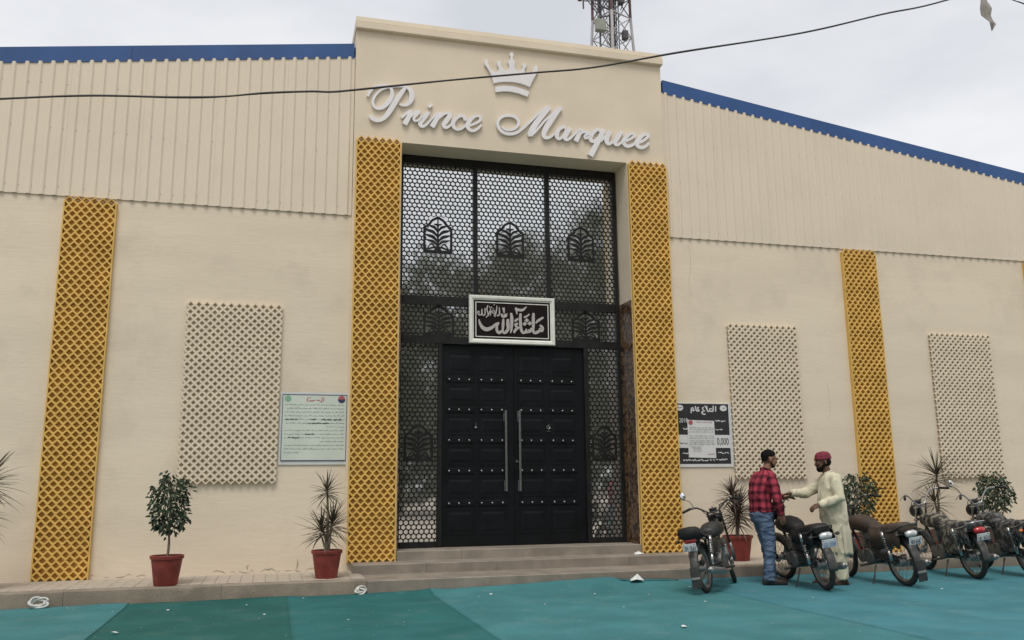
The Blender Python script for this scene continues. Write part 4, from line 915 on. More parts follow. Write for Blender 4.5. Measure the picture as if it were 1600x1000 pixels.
for px_, pz_, s in ((.42, 26.2, .30), (.25, 28.4, .32)):
    b = MB(); b.rbox((px_, -.9, pz_), s, .35, s*1.7, .03); b.build('equipment_box', 'tower_grey', mast)
bp = MB(); bp.tube([(-1.0, -.7, 23.0), (-1.0, -.7, 27.5)], .05, 6); bp.tube([(-1.0, -.7, 27.25), (-.2, -.8, 27.4)], .045, 5); bp.tube([(-1.0, -.7, 23.6), (-.3, -.8, 23.8)], .045, 5)
o = bp.build('cabinet_arm', 'tower_grey', mast)
MB().rbox((-1.05, -.9, 26.6), .58, .36, .70, .04).build('cabinet', 'cabinet_grey', o)
b = MB()
for k in range(7): b.tube(catmull([(-1.5+k*.2, -.6, 29.5-.2*k), (-1.25+.15*k, -.6, 27.9-.3*k), (-.8+.1*k, -.5, 26.6), (-.3, -.4, 25.4+.3*k)], 5), .018, 4)
b.build('loose_cables', 'tower_grey', mast)

# ------------------------------------------------------------------ trees across the road (seen mirrored in the gate's glazing)
def tree(loc, h, cr, label, seed):
    random.seed(seed); t = thing('roadside_tree', loc, label, 'tree', 'trees across the road')
    tr = MB(); top = h*.62
    tr.tube(catmull([(0, 0, 0), (.08, .05, h*.2), (-.05, .1, h*.42), (.05, 0, top)], 4), [.22-.13*i/13 for i in range(13)], 9)
    cl = []
    for i in range(26):
        a = i*2.4+random.uniform(-.4, .4); z = h*(.30+.62*i/26); r = cr*random.uniform(.45, 1)*math.sqrt(max(.12, 1-((z-h*.6)/(h*.44))**2))
        e = Vector((r*cos(a), r*sin(a), z)); cl.append((e, random.uniform(.6, 1.05)*cr*.36))
        tr.tube([(0, 0, min(z*.75, top)), e*.5+Vector((0, 0, z*.43)), e], [.07, .045, .015], 5)
    tr.build('trunk', 'bark', t, True)
    b = MB()
    for e, R in cl:
        for k in range(420):
            p = Vector((random.gauss(0, .5), random.gauss(0, .5), random.gauss(0, .42)))*R+e; L = random.uniform(.14, .26)
            d = Vector((random.uniform(-1, 1), random.uniform(-1, 1), random.uniform(-1, .4))).normalized(); s = d.orthogonal().normalized()*L*.36
            b.add([p, p+d*L*.5+s, p+d*L, p+d*L*.5-s], [(0, 1, 2, 3)])
    b.build('crown', 'tree_leaf', t)
tree((8.6, -15, 0), 13.4, 3.6, 'spreading green tree directly across the road from the gate', 31)
tree((13.2, -14.5, 0), 14.3, 3.7, 'upright green tree across the road facing the motorcycles', 32)
tree((4.6, -17, 0), 10.8, 2.6, 'smaller slim tree across the road left of the spreading one', 33)
tree((18.0, -15.5, 0), 17.2, 4.0, 'tallest and broadest tree of those across the road', 34)
tree((10.9, -18.5, 0), 13.8, 3.9, 'dark tree set back in the gap between the spreading and upright ones', 35)
tree((6.2, -19.5, 0), 12.4, 3.4, 'pale tree set back behind the slim one across the road', 36)
tree((15.6, -18.5, 0), 15.5, 3.9, 'tall tree set back in the gap beside the tallest one', 37)
random.seed(40); b = MB()
for i in range(32000):
    x = random.uniform(-14, 36); hh = 6.0+1.3*noise.noise((x*.35, 0, 2)); y = -18.5+random.gauss(0, .9); z = hh*random.random()**.6; L = random.uniform(.25, .5)
    p = Vector((x, y, z)); d = Vector((random.uniform(-1, 1), random.uniform(-1, 1), random.uniform(-1, .6))).normalized(); s = d.orthogonal().normalized()*L*.4
    b.add([p, p+d*L*.5+s, p+d*L, p+d*L*.5-s], [(0, 1, 2, 3)])
o = b.build('hedge', 'tree_leaf'); o['kind'] = 'stuff'; o['label'] = 'long unkempt green hedge across the road'; o['category'] = 'hedge'

# ------------------------------------------------------------------ motorcycles: x forward, y left, z up, rear axle over the origin
WR, WB = .292, 1.22
def wheel(parent, name, c, mtx, front):
    def B(): return MB(mtx)
    b = B(); prof = []
    for i in range(17):
        t = 2*pi*i/16; prof.append((WR-.036+.036*cos(t), .030*sin(t)))
    b.lathe([(r, h) for r, h in prof], c, 'y', 36); tyre_v = b
    w_ = B(); w_.lathe([(WR-.066, -.022), (WR-.060, -.026), (WR-.073, -.012), (WR-.073, .012), (WR-.060, .026), (WR-.066, .022), (WR-.080, .010), (WR-.080, -.010), (WR-.066, -.022)], c, 'y', 36)
    wh = w_.build(name, 'rim_steel', parent, True, angle=40)
    tyre_v.build('tyre', 'rubber', wh, True)
    b = B(); R = .055
    b.lathe([(.012, -.062), (R, -.060), (R, -.04), (.036, -.034), (.036, .034), (R, .040), (R, .060), (.012, .062)], c, 'y', 18); b.build('hub', 'dull_alloy', wh, True, angle=40)
    b = B()
    for i in range(32):
        a = 2*pi*i/32; a2 = a+(.28 if i % 4 < 2 else -.28); s = .045 if i % 2 else -.045
        b.tube([(c[0]+.05*sin(a2), c[1]+s, c[2]+.05*cos(a2)), (c[0]+(WR-.078)*sin(a), c[1], c[2]+(WR-.078)*cos(a))], .0022, 4, False)
    b.build('spokes', 'rim_steel', wh)['kind'] = 'stuff'
    return wh
def arc_fender(b, c, R, w, a0, a1, n=14, drop=.022):
    rings = []
    for i in range(n+1):
        a = a0+(a1-a0)*i/n
        ring = []
        for y, d in ((-w, -drop), (-w*.8, -.004), (0, .006), (w*.8, -.004), (w, -drop), (w*.92, -drop-.002), (0, .000), (-w*.92, -drop-.002)):
            r = R+d; ring.append((c[0]+r*cos(a), c[1]+y, c[2]+r*sin(a)))
        rings.append(ring)
    b.loft(rings)
def sect(x, z, hw, hh, n=14, e=2.6, zt=None):
    """superellipse cross-section in the y-z plane"""
    o = []
    for j in range(n):
        t = 2*pi*j/n; cc, ss = cos(t), sin(t)
        o.append((x, hw*math.copysign(abs(cc)**(2/e), cc), z+hh*math.copysign(abs(ss)**(2/e), ss)))
    return o
def motorcycle(loc, heading, label, o):
    """o: options of this machine"""
    t = thing('motorcycle', loc, label, 'motorcycle', 'motorcycles parked in a row', heading)
    root = t; t.rotation_mode = 'XYZ'; t.rotation_euler = (radians(-o.get('lean', 7)), 0, heading); t.scale = (o.get('s', 1.06),)*3
    I = None; Zr = WR; F = (WB, 0, WR)
    body = o.get('paint', 'black_paint')
    # steering axis through the head
    hd = Vector((WB-.22, 0, .80)); ax = (Vector((WB-.29, 0, 1.0))-Vector((WB-.02, 0, .27))).normalized()
    S = Matrix.Translation(hd) @ Matrix.Rotation(radians(o.get('steer', 0)), 4, ax) @ Matrix.Translation(-hd)
    wheel(t, 'wheel', (0, 0, Zr), None, False); wheel(t, 'wheel', F, S, True)
    # frame
    b = MB(); 
    b.tube([(hd.x, 0, .86), (hd.x+.05, 0, .70)], .026, 10); b.tube(catmull([(hd.x, 0, .80), (.70, 0, .74), (.36, 0, .66), (.30, 0, .45)], 4), .019, 8)
    b.tube(catmull([(hd.x+.03, 0, .73), (.86, 0, .50), (.80, 0, .32), (.62, 0, .24), (.36, 0, .27)], 4), .018, 8)
    for s in (-1, 1):
        b.tube(catmull([(.36, s*.05, .68), (.16, s*.115, .675), (-.10, s*.115, .69), (-.22, s*.06, .70)], 4), .012, 7); b.tube([(.34, s*.05, .42), (.14, s*.115, .665)], .012, 7)
        b.tube([(0, s*.10, Zr), (.22, s*.095, Zr+.02), (.38, s*.07, Zr+.05)], .017, 8); b.tube([(.02, s*.075, Zr), (-.015, s*.115, Zr)], .016, 8)
    b.build('frame', 'dusty_black', t, True)
    # engine with finned barrel
    b = MB(); b.rbox((.56, 0, .335), .36, .20, .20, .05); b.lathe([(.10, -.135), (.105, -.12), (.105, .12), (.09, .135)], (.50, 0, .34), 'y', 20, True); b.lathe([(.075, -.125), (.08, .12)], (.68, 0, .33), 'y', 16, True)
    e = b.build('engine', 'engine_metal', t, True, angle=40)
    b = MB(); up = Vector((.10, 0, 1)).normalized(); R3 = Vector((0, 0, 1)).rotation_difference(up).to_matrix()
    for i in range(9): b.rbox(Vector((.655, 0, .455))+up*(i*.021), .135 if i < 6 else .12, .155, .010, .003, R3)
    b.rbox(Vector((.655, 0, .455))+up*.085, .095, .11, .19, .02, R3); b.rbox(Vector((.655, 0, .455))+up*.20, .10, .10, .04, .015, R3)
    b.build('cylinder', 'dull_alloy', e)
    b = MB(); b.rbox((.50, 0, .50), .11, .07, .08, .02); b.tube([(.60, .0, .52), (.48, 0, .52), (.40, 0, .54)], .022, 8); b.build('carburettor', 'dull_alloy', e)
    # exhaust on the right
    b = MB(); b.tube(catmull([(.70, -.02, .53), (.82, -.05, .47), (.83, -.09, .33), (.72, -.13, .22), (.45, -.15, .205)], 5), .019, 9)
    ex = b.build('exhaust_pipe', 'chrome', t, True)
    b = MB(); b.tube([(.47, -.15, .205), (.40, -.155, .21), (.32, -.16, .22), (-.10, -.165, .262), (-.22, -.165, .275), (-.26, -.165, .28)], [.02, .034, .041, .044, .042, .026], 14); b.tube([(-.25, -.165, .279), (-.30, -.165, .284)], .014, 8); b.build('silencer', o.get('muffler', 'dull_alloy'), ex, True)
    # tank
    cov = o.get('tank_mat', body)
    b = MB(); b.loft([sect(x, z, w_, h, 16) for x, z, w_, h in ((.40, .685, .05, .05), (.43, .692, .085, .07), (.52, .712, .115, .09), (.64, .73, .13, .10), (.78, .74, .135, .10), (.88, .742, .12, .085), (.95, .74, .085, .065), (.975, .738, .05, .05))]); tk = b.build('fuel_tank', cov, t, True)
    if cov == body:
        b = MB(); b.lathe([(.034, 0), (.034, .014), (.022, .02), (.001, .021)], (.74, 0, .834), 'z', 14); b.build('filler_cap', 'chrome', tk, True)
    # seat
    sm = o.get('seat_mat', 'seat_vinyl'); k = o.get('seat_fat', 1.0)
    b = MB(); b.loft([sect(x, z, w_, h, 16, 3) for x, z, w_, h in ((-.235, .705, .06, .03), (-.225, .705, .10, .048*k), (-.15, .705, .125, .056*k), (.0, .70, .13, .053*k), (.12, .692, .13, .048*k), (.2, .68, .125, .044), (.30, .675, .115, .043), (.40, .685, .10, .043), (.46, .705, .08, .035))]); st = b.build('seat', sm, t, True)
    if o.get('skirt'):
        for s in (-1, 1):
            b = MB(); rows = []
            for i in range(12):
                x = -.22+.62*i/11; d = o['skirt']*(1+.25*noise.noise((x*6, s, 3)))
                rows.append([(x, s*.128, .70), (x, s*(.14+.010*sin(i*2.1)), .65-d*.4), (x, s*(.142+.014*sin(i*1.7)), .63-d), (x, s*.132, .63-d), (x, s*.122, .68)])
            b.loft(rows); b.build('seat_cover_flap', sm, st, True)
    # side covers and battery box
    for s in (-1, 1):
        b = MB(); b.rbox((.30, s*.105, .545), .24, .035, .19, .016); b.build('side_cover', o.get('side', body), t)
    # fenders
    b = MB(); arc_fender(b, (0, 0, Zr), WR+.034, .054, radians(o.get('fend', 188)), radians(28), 18); rf = b.build('rear_fender', o.get('fender', 'fender_grey'), t, True)
    if o.get('flap'):
        b = MB(); b.loft([[(-WR-.035-d, -.058, z), (-WR-.035-d, .058, z), (-WR-.043-d, .058, z), (-WR-.043-d, -.058, z)] for z, d in ((.33, 0), (.20, .012), (.09, .0))]); b.build('mud_flap', 'dusty_black', rf)
        MB().rbox((-WR-.05, 0, .20), .012, .118, .03, .004).build('flap_strip', 'dull_alloy', rf)
    b = MB(S); arc_fender(b, F, WR+.026, .048, radians(172), radians(38), 14); b.build('front_fender', o.get('fender', 'fender_grey'), t, True)
    # fork, headlight, handlebar
    b = MB(S)
    for s in (-1, 1):
        b.tube([(WB+.0, s*.085, WR), (WB-.085, s*.085, .52)], .022, 10)
    b.tube([(WB, -.09, WR), (WB, .09, WR)], .010, 8); fk = b.build('fork_slider', 'dull_alloy', t, True)
    b = MB(S)
    for s in (-1, 1): b.tube([(WB-.08, s*.085, .50), (WB-.265, s*.085, .955)], .0155, 8)
    b.rbox((WB-.245, 0, .92), .06, .22, .025, .008); b.rbox((WB-.175, 0, .745), .06, .21, .03, .008); b.build('fork_tube', 'chrome' if o.get('bright') else 'dusty_black', t, True, angle=40)
    b = MB(S); b.lathe([(.001, -.10), (.045, -.095), (.075, -.06), (.085, 0), (.088, .012)], (WB-.10, 0, .86), 'x', 20); hl = b.build('headlight', o.get('lamp', 'black_paint'), t, True)
    b = MB(S); b.lathe([(.088, .012), (.06, .028), (.001, .034)], (WB-.10, 0, .86), 'x', 20); b.build('headlight_lens', 'clear_lens', hl, True)
    b = MB(S); b.lathe([(.001, -.05), (.05, -.045), (.055, .0), (.052, .012), (.001, .014)], (WB-.20, .0, 1.0), 'z', 18); b.build('speedometer', 'dusty_black', hl, True)
    b = MB(S); hb = []
    for s in (-1, 1): pass
    bu = o.get('bu', 0)
    half_ = [(WB-.27, 0, .955), (WB-.27, .06, .957), (WB-.265, .12, 1.0+bu*.5), (WB-.28, .20, 1.055+bu), (WB-.33, .28, 1.065+bu), (WB-.42, .36, 1.045+bu)]
    pts = [(x, -y, z) for x, y, z in half_[::-1]]+half_[1:]
    b.tube(catmull(pts, 4), .0115, 8); hbar = b.build('handlebar', 'chrome' if o.get('bright') else 'dusty_black', t, True)
    for s in (-1, 1):
        b = MB(S); b.tube([(WB-.345, s*.295, 1.062+bu), (WB-.45, s*.385, 1.038+bu)], .0175, 10); b.build('grip', 'seat_vinyl', hbar, True)
        b = MB(S); b.tube([(WB-.29, s*.24, 1.06+bu), (WB-.27, s*.27, 1.058+bu), (WB-.37, s*.40, 1.03+bu)], .006, 6); b.rbox((WB-.305, s*.245, 1.065+bu), .04, .04, .035, .01); b.build('lever', 'dull_alloy', hbar)
        if s in o.get('mirrors', ()):
            b = MB(S); c = Vector((WB-.27, s*.34, 1.25+bu)); b.tube(catmull([(WB-.30, s*.235, 1.07+bu), (WB-.27, s*.27, 1.16+bu), (c.x, c.y, c.z-.045)], 4), .0055, 6)
            b.ball(c, .013, .040, .052); mr = b.build('mirror', 'black_paint', hbar, True)
            b = MB(S); b.ball((c.x-.010, c.y, c.z), .007, .035, .046); b.build('mirror_face', 'mirror_glass', mr, True)
    b = MB(S)
    for k_ in range(3): b.tube(catmull([(WB-.30, (k_-1)*.16, 1.03), (WB-.18, (k_-1)*.10, 1.02-.04*k_), (WB-.17, (k_-1)*.05, .86), (WB-.26, 0, .72)], 5), .005, 5)
    b.build('control_cables', 'cable_black', hbar, True)['kind'] = 'stuff'
    # rear suspension
    for s in (-1, 1):
        b = MB(); p0 = Vector((.0, s*.135, Zr+.03)); p1 = Vector((.10, s*.135, .665)); d = p1-p0
        b.tube([p0, p0+d*.45], .021, 9); b.tube([p0+d*.75, p1], .026, 9); b.tube([p0, p1], .010, 6); sh_ = b.build('shock_absorber', 'chrome', t, True)
        b = MB(); fr = Vector((d.z, 0, -d.x)).normalized(); pts = []
        for i in range(57):
            q = i/56; a = q*2*pi*7; pts.append(p0+d*(.34+.46*q)+fr*.027*cos(a)+Vector((0, .027*sin(a), 0)))
        b.tube(pts, .0048, 5); b.build('spring', 'dull_alloy', sh_)
    # tail: lamp, plate, indicators, grab rail
    tl = MB(); tl.rbox((-.285, 0, .645), .075, .15, .08, .022); tm = tl.build('tail_light', o.get('tail', 'red_lens'), t, True)
    b = MB(); b.rbox((-.20, 0, .645), .13, .12, .07, .02); b.build('tail_bracket', 'dusty_black', t)
    b = MB(); b.rbox((-.345, o.get('py', 0), .565), .006, .175, .092, .002, Matrix.Rotation(radians(-14), 3, 'Y')); pl = b.build('number_plate', 'plate_white', t)
    b = MB()
    for y in (-.066, .066): b.lathe([(.009, 0), (.009, -.004), (.001, -.005)], (-.352, y, .60), 'x', 8)
    b.build('plate_bolts', 'black_ink', pl)['kind'] = 'stuff'
    b = MB(); random.seed(hash(label) % 1000 if False else int(loc[0]*100)); y = -.06; 
    for i in range(6):
        if i != 3:
            x0, z0 = -.349, .555; hh = .021; ww = .011; yy = y+i*.024
            segs = random.sample([((-ww, hh), (ww, hh)), ((-ww, -hh), (ww, -hh)), ((-ww, 0), (ww, 0)), ((-ww, -hh), (-ww, hh)), ((ww, -hh), (ww, hh))], 3)
            for (a, c), (d_, e_) in segs: b.tube([(x0-.004+.25*-c, yy+a, z0+c), (x0-.004+.25*-e_, yy+d_, z0+e_)], .0032, 4)
    b.build('plate_marks', o.get('ink', 'plate_ink'), pl)['kind'] = 'stuff'
    b = MB(); b.tube(catmull([(.10, -.125, .66), (-.12, -.135, .69), (-.27, -.10, .745), (-.29, 0, .752), (-.27, .10, .745), (-.12, .135, .69), (.10, .125, .66)], 4), .010, 8); b.build('grab_rail', 'chrome' if o.get('bright') else 'dusty_black', t, True)
    for s in (-1, 1):
        b = MB(); b.tube([(-.22, s*.05, .645), (-.24, s*.148, .645)], .007, 6); ind = b.build('indicator_stalk', 'dusty_black', t)
        b = MB(); b.ball((-.245, s*.165, .645), .022, .026, .021); b.build('indicator', o.get('ind', 'dusty_black'), ind, True)
    # chain case, stands, pegs, brake
    b = MB(); b.rbox((.20, .088, Zr+.055), .44, .03, .07, .012); b.build('chain_case', 'dusty_black', t)
    b = MB(); b.tube([(.42, .10, .235), (.38, .17, .12), (.36, .235, .012)], .0105, 7); b.tube([(.36, .235, .014), (.31, .26, .010)], .012, 6); b.build('side_stand', 'black_paint', t)
    b = MB()
    for s in (-1, 1):
        MB().tube([(.50, s*.11, .25), (.50, s*.26, .25)], .016, 8).build('footrest', 'rubber', t); MB().tube([(.24, s*.10, .31), (.20, s*.20, .33)], .013, 8).build('footrest', 'rubber', t)
    b = MB(); b.tube(catmull([(.44, -.13, .32), (.43, -.17, .40), (.40, -.19, .50), (.36, -.24, .52)], 4), .010, 7); b.build('kick_starter', 'chrome', t, True)
    if o.get('leg_guard'):
        b = MB(); b.tube(catmull([(.86, 0, .52), (.90, -.22, .50), (.88, -.27, .40), (.80, -.12, .24), (.80, .12, .24), (.88, .27, .40), (.90, .22, .50), (.86, 0, .52)], 4), .010, 7); b.build('crash_bar', 'chrome', t, True)
    if o.get('bag'):
        b = MB(); b.loft([sect(x, z, w_, h, 12, 3) for x, z, w_, h in ((-.36, .735, .10, .055), (-.33, .73, .13, .075), (-.24, .73, .14, .08), (-.17, .735, .12, .06))]); b.build('rear_pad', 'seat_vinyl', t, True)
    if o.get('blanket'):
        b = MB(); rings = []
        for i in range(9):
            x = -.02+.40*i/8; ring = []
            for j in range(15):
                a = pi*j/14; rr = .15+.015*noise.noise((x*9, j*.8, 2)); zz = .645+.10*sin(a)
                ring.append((x, rr*cos(a), zz+.02*noise.noise((x*7, j*.6, 5)) - (.30 if j in (0, 14) else .14 if j in (1, 13) else 0)))
            rings.append(ring)
        b.loft(rings, False, False); b.build('blanket', o['blanket'], t, True)
    return t
def heading(a): return radians(a)
motorcycle((5.03, 9.84, .022), heading(46), 'dusty motorcycle with red tail lamp parked by the right gate pillar', dict(s=.97, lean=9, steer=16, mirrors=(1,), flap=True, bag=True, seat_mat='seat_vinyl', tank_mat='dusty_black', muffler='dull_alloy'))
motorcycle((6.47, 9.56, .024), heading(80), 'black motorcycle with clear tail lamp between the two men', dict(lean=9, steer=14, tail='clear_lens', seat_fat=1.35, tank_mat='seat_vinyl', skirt=.08, ink='plate_blue', s=1.03))
motorcycle((7.64, 9.60, .024), heading(86), 'motorcycle with plain brown cover over seat and tank behind the man in cream', dict(lean=8, steer=-8, tail='clear_lens', seat_mat='brown_cover', tank_mat='brown_cover', skirt=.14, flap=True, fend=196, s=1.02, side='dusty_black', seat_fat=1.2))
motorcycle((9.02, 9.96, .024), heading(80), 'motorcycle with brown mottled tank cover and red tail lamp next to the brown covered one', dict(lean=8, steer=10, tail='red_lens', seat_mat='grey_camo_cover', tank_mat='camo_cover', skirt=.16, bright=True, lamp='black_paint', s=1.01, bu=.06, blanket='camo_cover'))
motorcycle((9.86, 9.88, .024), heading(76), 'motorcycle with grey mottled cover and round mirror at the end of the row', dict(lean=8, steer=10, tail='red_lens', seat_mat='grey_camo_cover', tank_mat='grey_camo_cover', skirt=.14, bright=True, mirrors=(1,), side='red_paint', ind='orange_lens', s=1.01, bu=.06, blanket='grey_camo_cover'))

# ------------------------------------------------------------------ people: x forward, y left, z up, standing on the origin
def melt(mb, name, m, parent, voxel=.008, smooth=6, wrinkle=0, wscale=9, stretch=(1, 1, 1), keep=None):
    """fuse the shells of mb into one continuous surface"""
    o = mb.build(name, m, None)
    r = o.modifiers.new('r', 'REMESH'); r.mode = 'VOXEL'; r.voxel_size = voxel
    s = o.modifiers.new('s', 'SMOOTH'); s.factor = .5; s.iterations = smooth
    bpy.context.view_layer.update()
    me = bpy.data.meshes.new_from_object(o.evaluated_get(bpy.context.evaluated_depsgraph_get()))
    old = o.data; bpy.data.objects.remove(o); bpy.data.meshes.remove(old)
    me.name = name; me.materials.clear(); me.materials.append(MATS[m]); me.polygons.foreach_set('use_smooth', [True]*len(me.polygons))
    if wrinkle:
        ns = [v.normal.copy() for v in me.vertices]
        for v, n in zip(me.vertices, ns):
            p = v.co; q = Vector((p.x*stretch[0], p.y*stretch[1], p.z*stretch[2]))*wscale
            d = noise.noise(q)*.35+(1-abs(noise.noise(q*.8+Vector((3, 1, 7)))))**5*.55+(1-abs(noise.noise(q*1.5+Vector((13, 5, 2)))))**6*.3-.25
            v.co = p+n*d*wrinkle
    return link(name, me, parent)
def ell(c, a, b, rx, ry, n=18, e=2.3):
    """ring round c spanned by unit vectors a, b"""
    c, a, b = Vector(c), Vector(a), Vector(b); o = []
    for j in range(n):
        t = 2*pi*j/n; u, v = cos(t), sin(t)
        o.append(c+a*rx*math.copysign(abs(u)**(2/e), u)+b*ry*math.copysign(abs(v)**(2/e), v))
    return o
X_, Y_, Z_ = Vector((1, 0, 0)), Vector((0, 1, 0)), Vector((0, 0, 1))
def torso(b, rows, e=2.3):
    """rows: x, z, half depth, half width, y shift"""
    b.loft([ell((x, ys, z), X_, Y_, d, w_, 20, e) for x, z, d, w_, ys in rows])
def limb(b, pts, rad, n=12): b.tube(pts, rad, n)
def head(b, c, yaw, pitch, s=1.0, beard=False):
    """skull, jaw, nose, ears, brow; returns its matrix"""
    M4 = Matrix.Translation(c) @ Matrix.Rotation(yaw, 4, 'Z') @ Matrix.Rotation(pitch, 4, 'Y') @ Matrix.Diagonal((s, s, s, 1))
    h = MB(M4)
    h.ball((-.012, 0, .030), .098, .076, .088, 18, 12); h.ball((.030, 0, -.030), .062, .060, .075, 16, 10); h.ball((.048, 0, -.078), .036, .040, .030, 12, 8)
    h.ball((.072, 0, .022), .022, .050, .020, 12, 8)                       # brow
    h.tube([(.080, 0, .020), (.098, 0, -.012), (.106, 0, -.028), (.090, 0, -.036)], [.008, .012, .015, .010], 8)   # nose
    for sy in (-1, 1):
        h.ball((.072, sy*.036, -.012), .020, .022, .020, 10, 7); h.ball((-.010, sy*.080, -.008), .018, .010, .032, 10, 8)
    h.ball((.082, 0, -.056), .016, .026, .007, 10, 6); h.ball((.080, 0, -.068), .016, .023, .008, 10, 6)           # lips
    b.v_extra = None
    base = len(b.v); b.v += h.v; b.f += [tuple(i+base for i in f) for f in h.f]; b.mi += [0]*len(h.f)
    return M4
def face_details(M4, parent, hairm):
    e = MB(M4)
    for sy in (-1, 1): e.ball((.081, sy*.032, .004), .009, .011, .0055, 10, 6)
    o = e.build('eye', 'eye_white', parent, True)
    e = MB(M4)
    for sy in (-1, 1): e.ball((.0860, sy*.032, .004), .0052, .0058, .0052, 8, 6)
    e.build('iris', 'hair', o, True)
    e = MB(M4)
    for sy in (-1, 1): e.tube([(.090, sy*.014, .028), (.092, sy*.034, .034), (.078, sy*.056, .027)], [.005, .006, .003], 6)
    e.build('eyebrow', hairm, parent, True)
def hand(b, wrist, direc, palm_n, s=1.0, curl=.5, side=1):
    """palm, four unequal bent fingers and a thumb off the side of the palm"""
    w_ = Vector(wrist); d = Vector(direc).normalized(); n = Vector(palm_n); n = (n-d*n.dot(d)).normalized(); a = d.cross(n)*side
    c = w_+d*.045*s
    b.loft([ell(w_+d*t*s, a, n, wx*s, tk*s, 12, 3) for t, wx, tk in ((-.012, .024, .019), (.01, .028, .017), (.045, .040, .015), (.080, .041, .013), (.092, .036, .010))])
    for k, (off, L) in enumerate(((-.030, .062), (-.0105, .074), (.0105, .070), (.030, .054))):
        p = w_+d*.085*s+a*off*s; dd = d.copy(); pts = [p-d*.015]
        pts.append(p)
        for q in range(3):
            dd = (dd+n*curl*(.55+.12*k)).normalized(); p = p+dd*L*s*(.42, .32, .26)[q]; pts.append(p)
        b.tube(pts, [.0105*s, .0105*s, .0098*s, .009*s, .0072*s], 8)
    p = w_+d*.022*s-a*.030*s; dd = (d*.7-a*.75+n*.25).normalized(); pts = [p+a*.012, p]
    for q in range(2):
        p = p+dd*.036*s; pts.append(p); dd = (dd+d*.45+n*curl*.6).normalized()
    b.tube(pts, [.014*s, .0135*s, .0115*s, .0085*s], 8)
def foot(b, ankle, yaw, s=1.0, z0=.03):
    a = Vector(ankle); f = Vector((cos(yaw), sin(yaw), 0)); l = Vector((-sin(yaw), cos(yaw), 0))
    b.loft([ell(a*1.0+f*x*s+Vector((0, 0, zc-a.z)), l, Z_, w_*s, h*s, 12, 2.6) for x, zc, w_, h in ((-.075, .055, .020, .022), (-.06, .055, .033, .040), (0, .060, .036, .050), (.06, .050, .040, .034), (.12, .040, .044, .024), (.17, .034, .040, .018), (.195, .032, .022, .010))])
    b.tube([a+Vector((0, 0, .06)), Vector((a.x, a.y, .055))], [.038*s, .036*s], 12)

